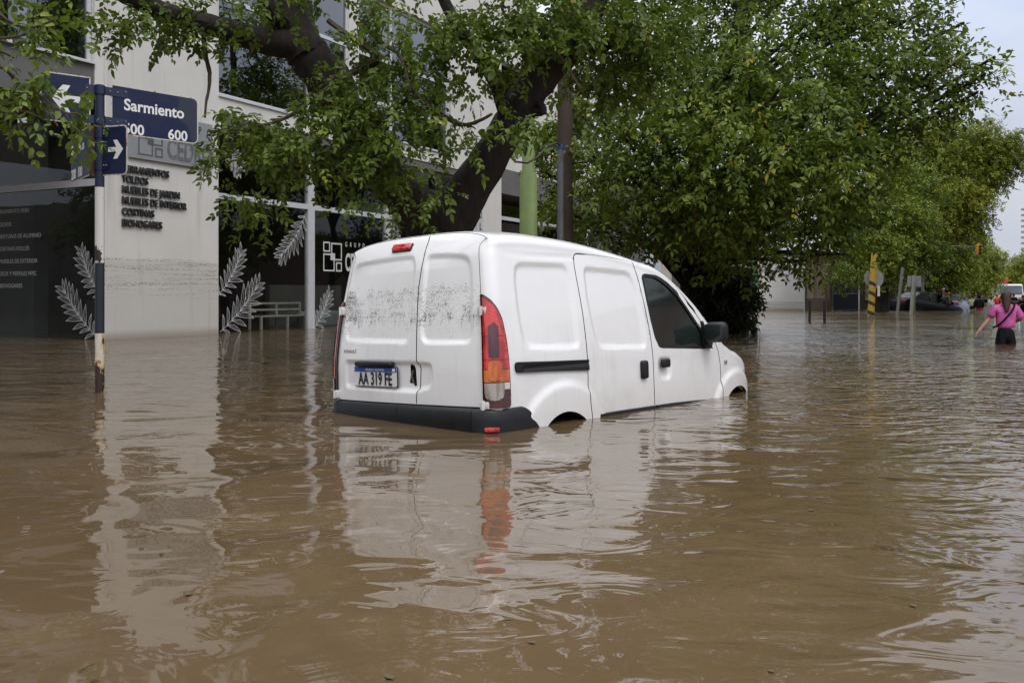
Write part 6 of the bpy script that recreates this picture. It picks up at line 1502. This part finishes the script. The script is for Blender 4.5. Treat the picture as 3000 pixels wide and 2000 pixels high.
# traffic light on its arm
M_YEL = simple('signal_yellow', (.60, .30, .02), .5)
YL = 54; tl = empty('traffic_light', (xr(2703, YL), YL, -.5), label='yellow hanging traffic light over the street', cat='traffic light')
q = lambda px, py: at(px, py, YL) - Vector((xr(2703, YL), YL, -.5))
MB().tube([(0, 0, -.2), q(2703, 745)], .08, 10).tube([q(2703, 745), q(2712, 728), q(2760, 722), q(2866, 722)], .03, 8).build('pole', M_PIPE, tl, True)
MB().rbox(q(2867, 732), (.32, .3, .62), .04, 2).rbox(q(2867, 718), (.10, .1, .2), .02, 1).build('signal_head', M_YEL, tl, True)
hood_ = MB()
for dz in (.2, 0, -.2): hood_.tube([q(2867, 732) + Vector((0, -.16, dz)), q(2867, 732) + Vector((0, -.24, dz))], .08, 10)
hood_.build('signal_hood', M_BLK, tl, True)
def glow(name, px, py, Y, r_, col, st, label, cat, group):
    g = NG(name + '_glow'); g.set(Base_Color=(*col, 1)); g.p.inputs['Emission Color'].default_value = (*col, 1); g.p.inputs['Emission Strength'].default_value = st
    return g.m
amb = glow('amber', 0, 0, 0, 0, (1, .75, .35), 3, '', '', ''); redg = glow('red', 0, 0, 0, 0, (1, .12, .10), 1.6, '', '', '')
for (px, py, Y, m, lb) in ((2891, 827, 120, amb, 'lit amber lamp of the nearer far signal, left of the street'), (2918, 827, 150, redg, 'lit red signal far down the middle of the street'), (2899, 841, 150, amb, 'lower lit amber lamp under the far trees')):
    r_ = empty('signal_light', at(px, py, Y), label=lb, cat='traffic light', group='far signal lights'); MB().ball((0, -.1, 0), (.22, .12, .13), 10).build('lens', m, r_, True); MB().rbox((0, .12, .05), (.6, .2, .5), .08, 2).tube([(0, .15, .2), (0, .2, 2.5)], .04, 6).build('housing', M_YEL, r_, True)
for k, (y0, y1, Y) in enumerate(((755, 757, 75), (762, 766, 90), (779, 782, 85), (790, 781, 120))):
    pts = [at(2790 + 60 * i, y0 + (y1 - y0) * i / 5 + 4 * math.sin(math.pi * i / 5), Y) for i in range(6)]
    tag(MB().tube(pts, .02 * Y / 75, 5).build('overhead_wire', M_BLK2), ['topmost', 'second', 'third', 'lowest'][k] + ' dark overhead wire crossing the strip of sky on the right', 'wire', 'wires over the street')

# fallen leaves and twigs floating on the flood
M_DEAD = simple('dead_leaf', (.10, .075, .03), .7, var=.4); protos = []
m = MB(); m.add([(0, 0, 0), (.018, .018, .004), (.012, .045, .002), (0, .06, .006), (-.012, .045, .002), (-.018, .018, .004)], [(0, 1, 2, 3), (0, 3, 4, 5)]); lf0 = m.build('floating_leaf', M_DEAD)
m = MB(); m.tube([(0, 0, 0), (.05, .01, .003), (.11, 0, .002)], [.003, .0025, .001], 5); tw0 = m.build('floating_twig', BK3)
used = set(); rs = random.Random(77); n_ = 0
for k in range(18):
    px = rs.uniform(150, 2950); py = 1150 + 850 * rs.random() ** .8; Y = wl(py)
    if 950 < px < 2230 and py < 1300: continue
    o = (tw0 if k % 4 == 3 else lf0); key = o.name
    if key in used: o = o.copy(); COL.objects.link(o)
    used.add(key); o.location = (at(px, 860, Y).x, Y, .004); o.rotation_euler = (0, 0, rs.uniform(0, 6.28)); f_ = rs.uniform(.3, .6); o.scale = (f_,) * 3
    tag(o, 'small brown ' + ('twig' if k % 4 == 3 else 'leaf') + ' floating on the open flood water', 'twig' if k % 4 == 3 else 'leaf', 'litter afloat on the flood')
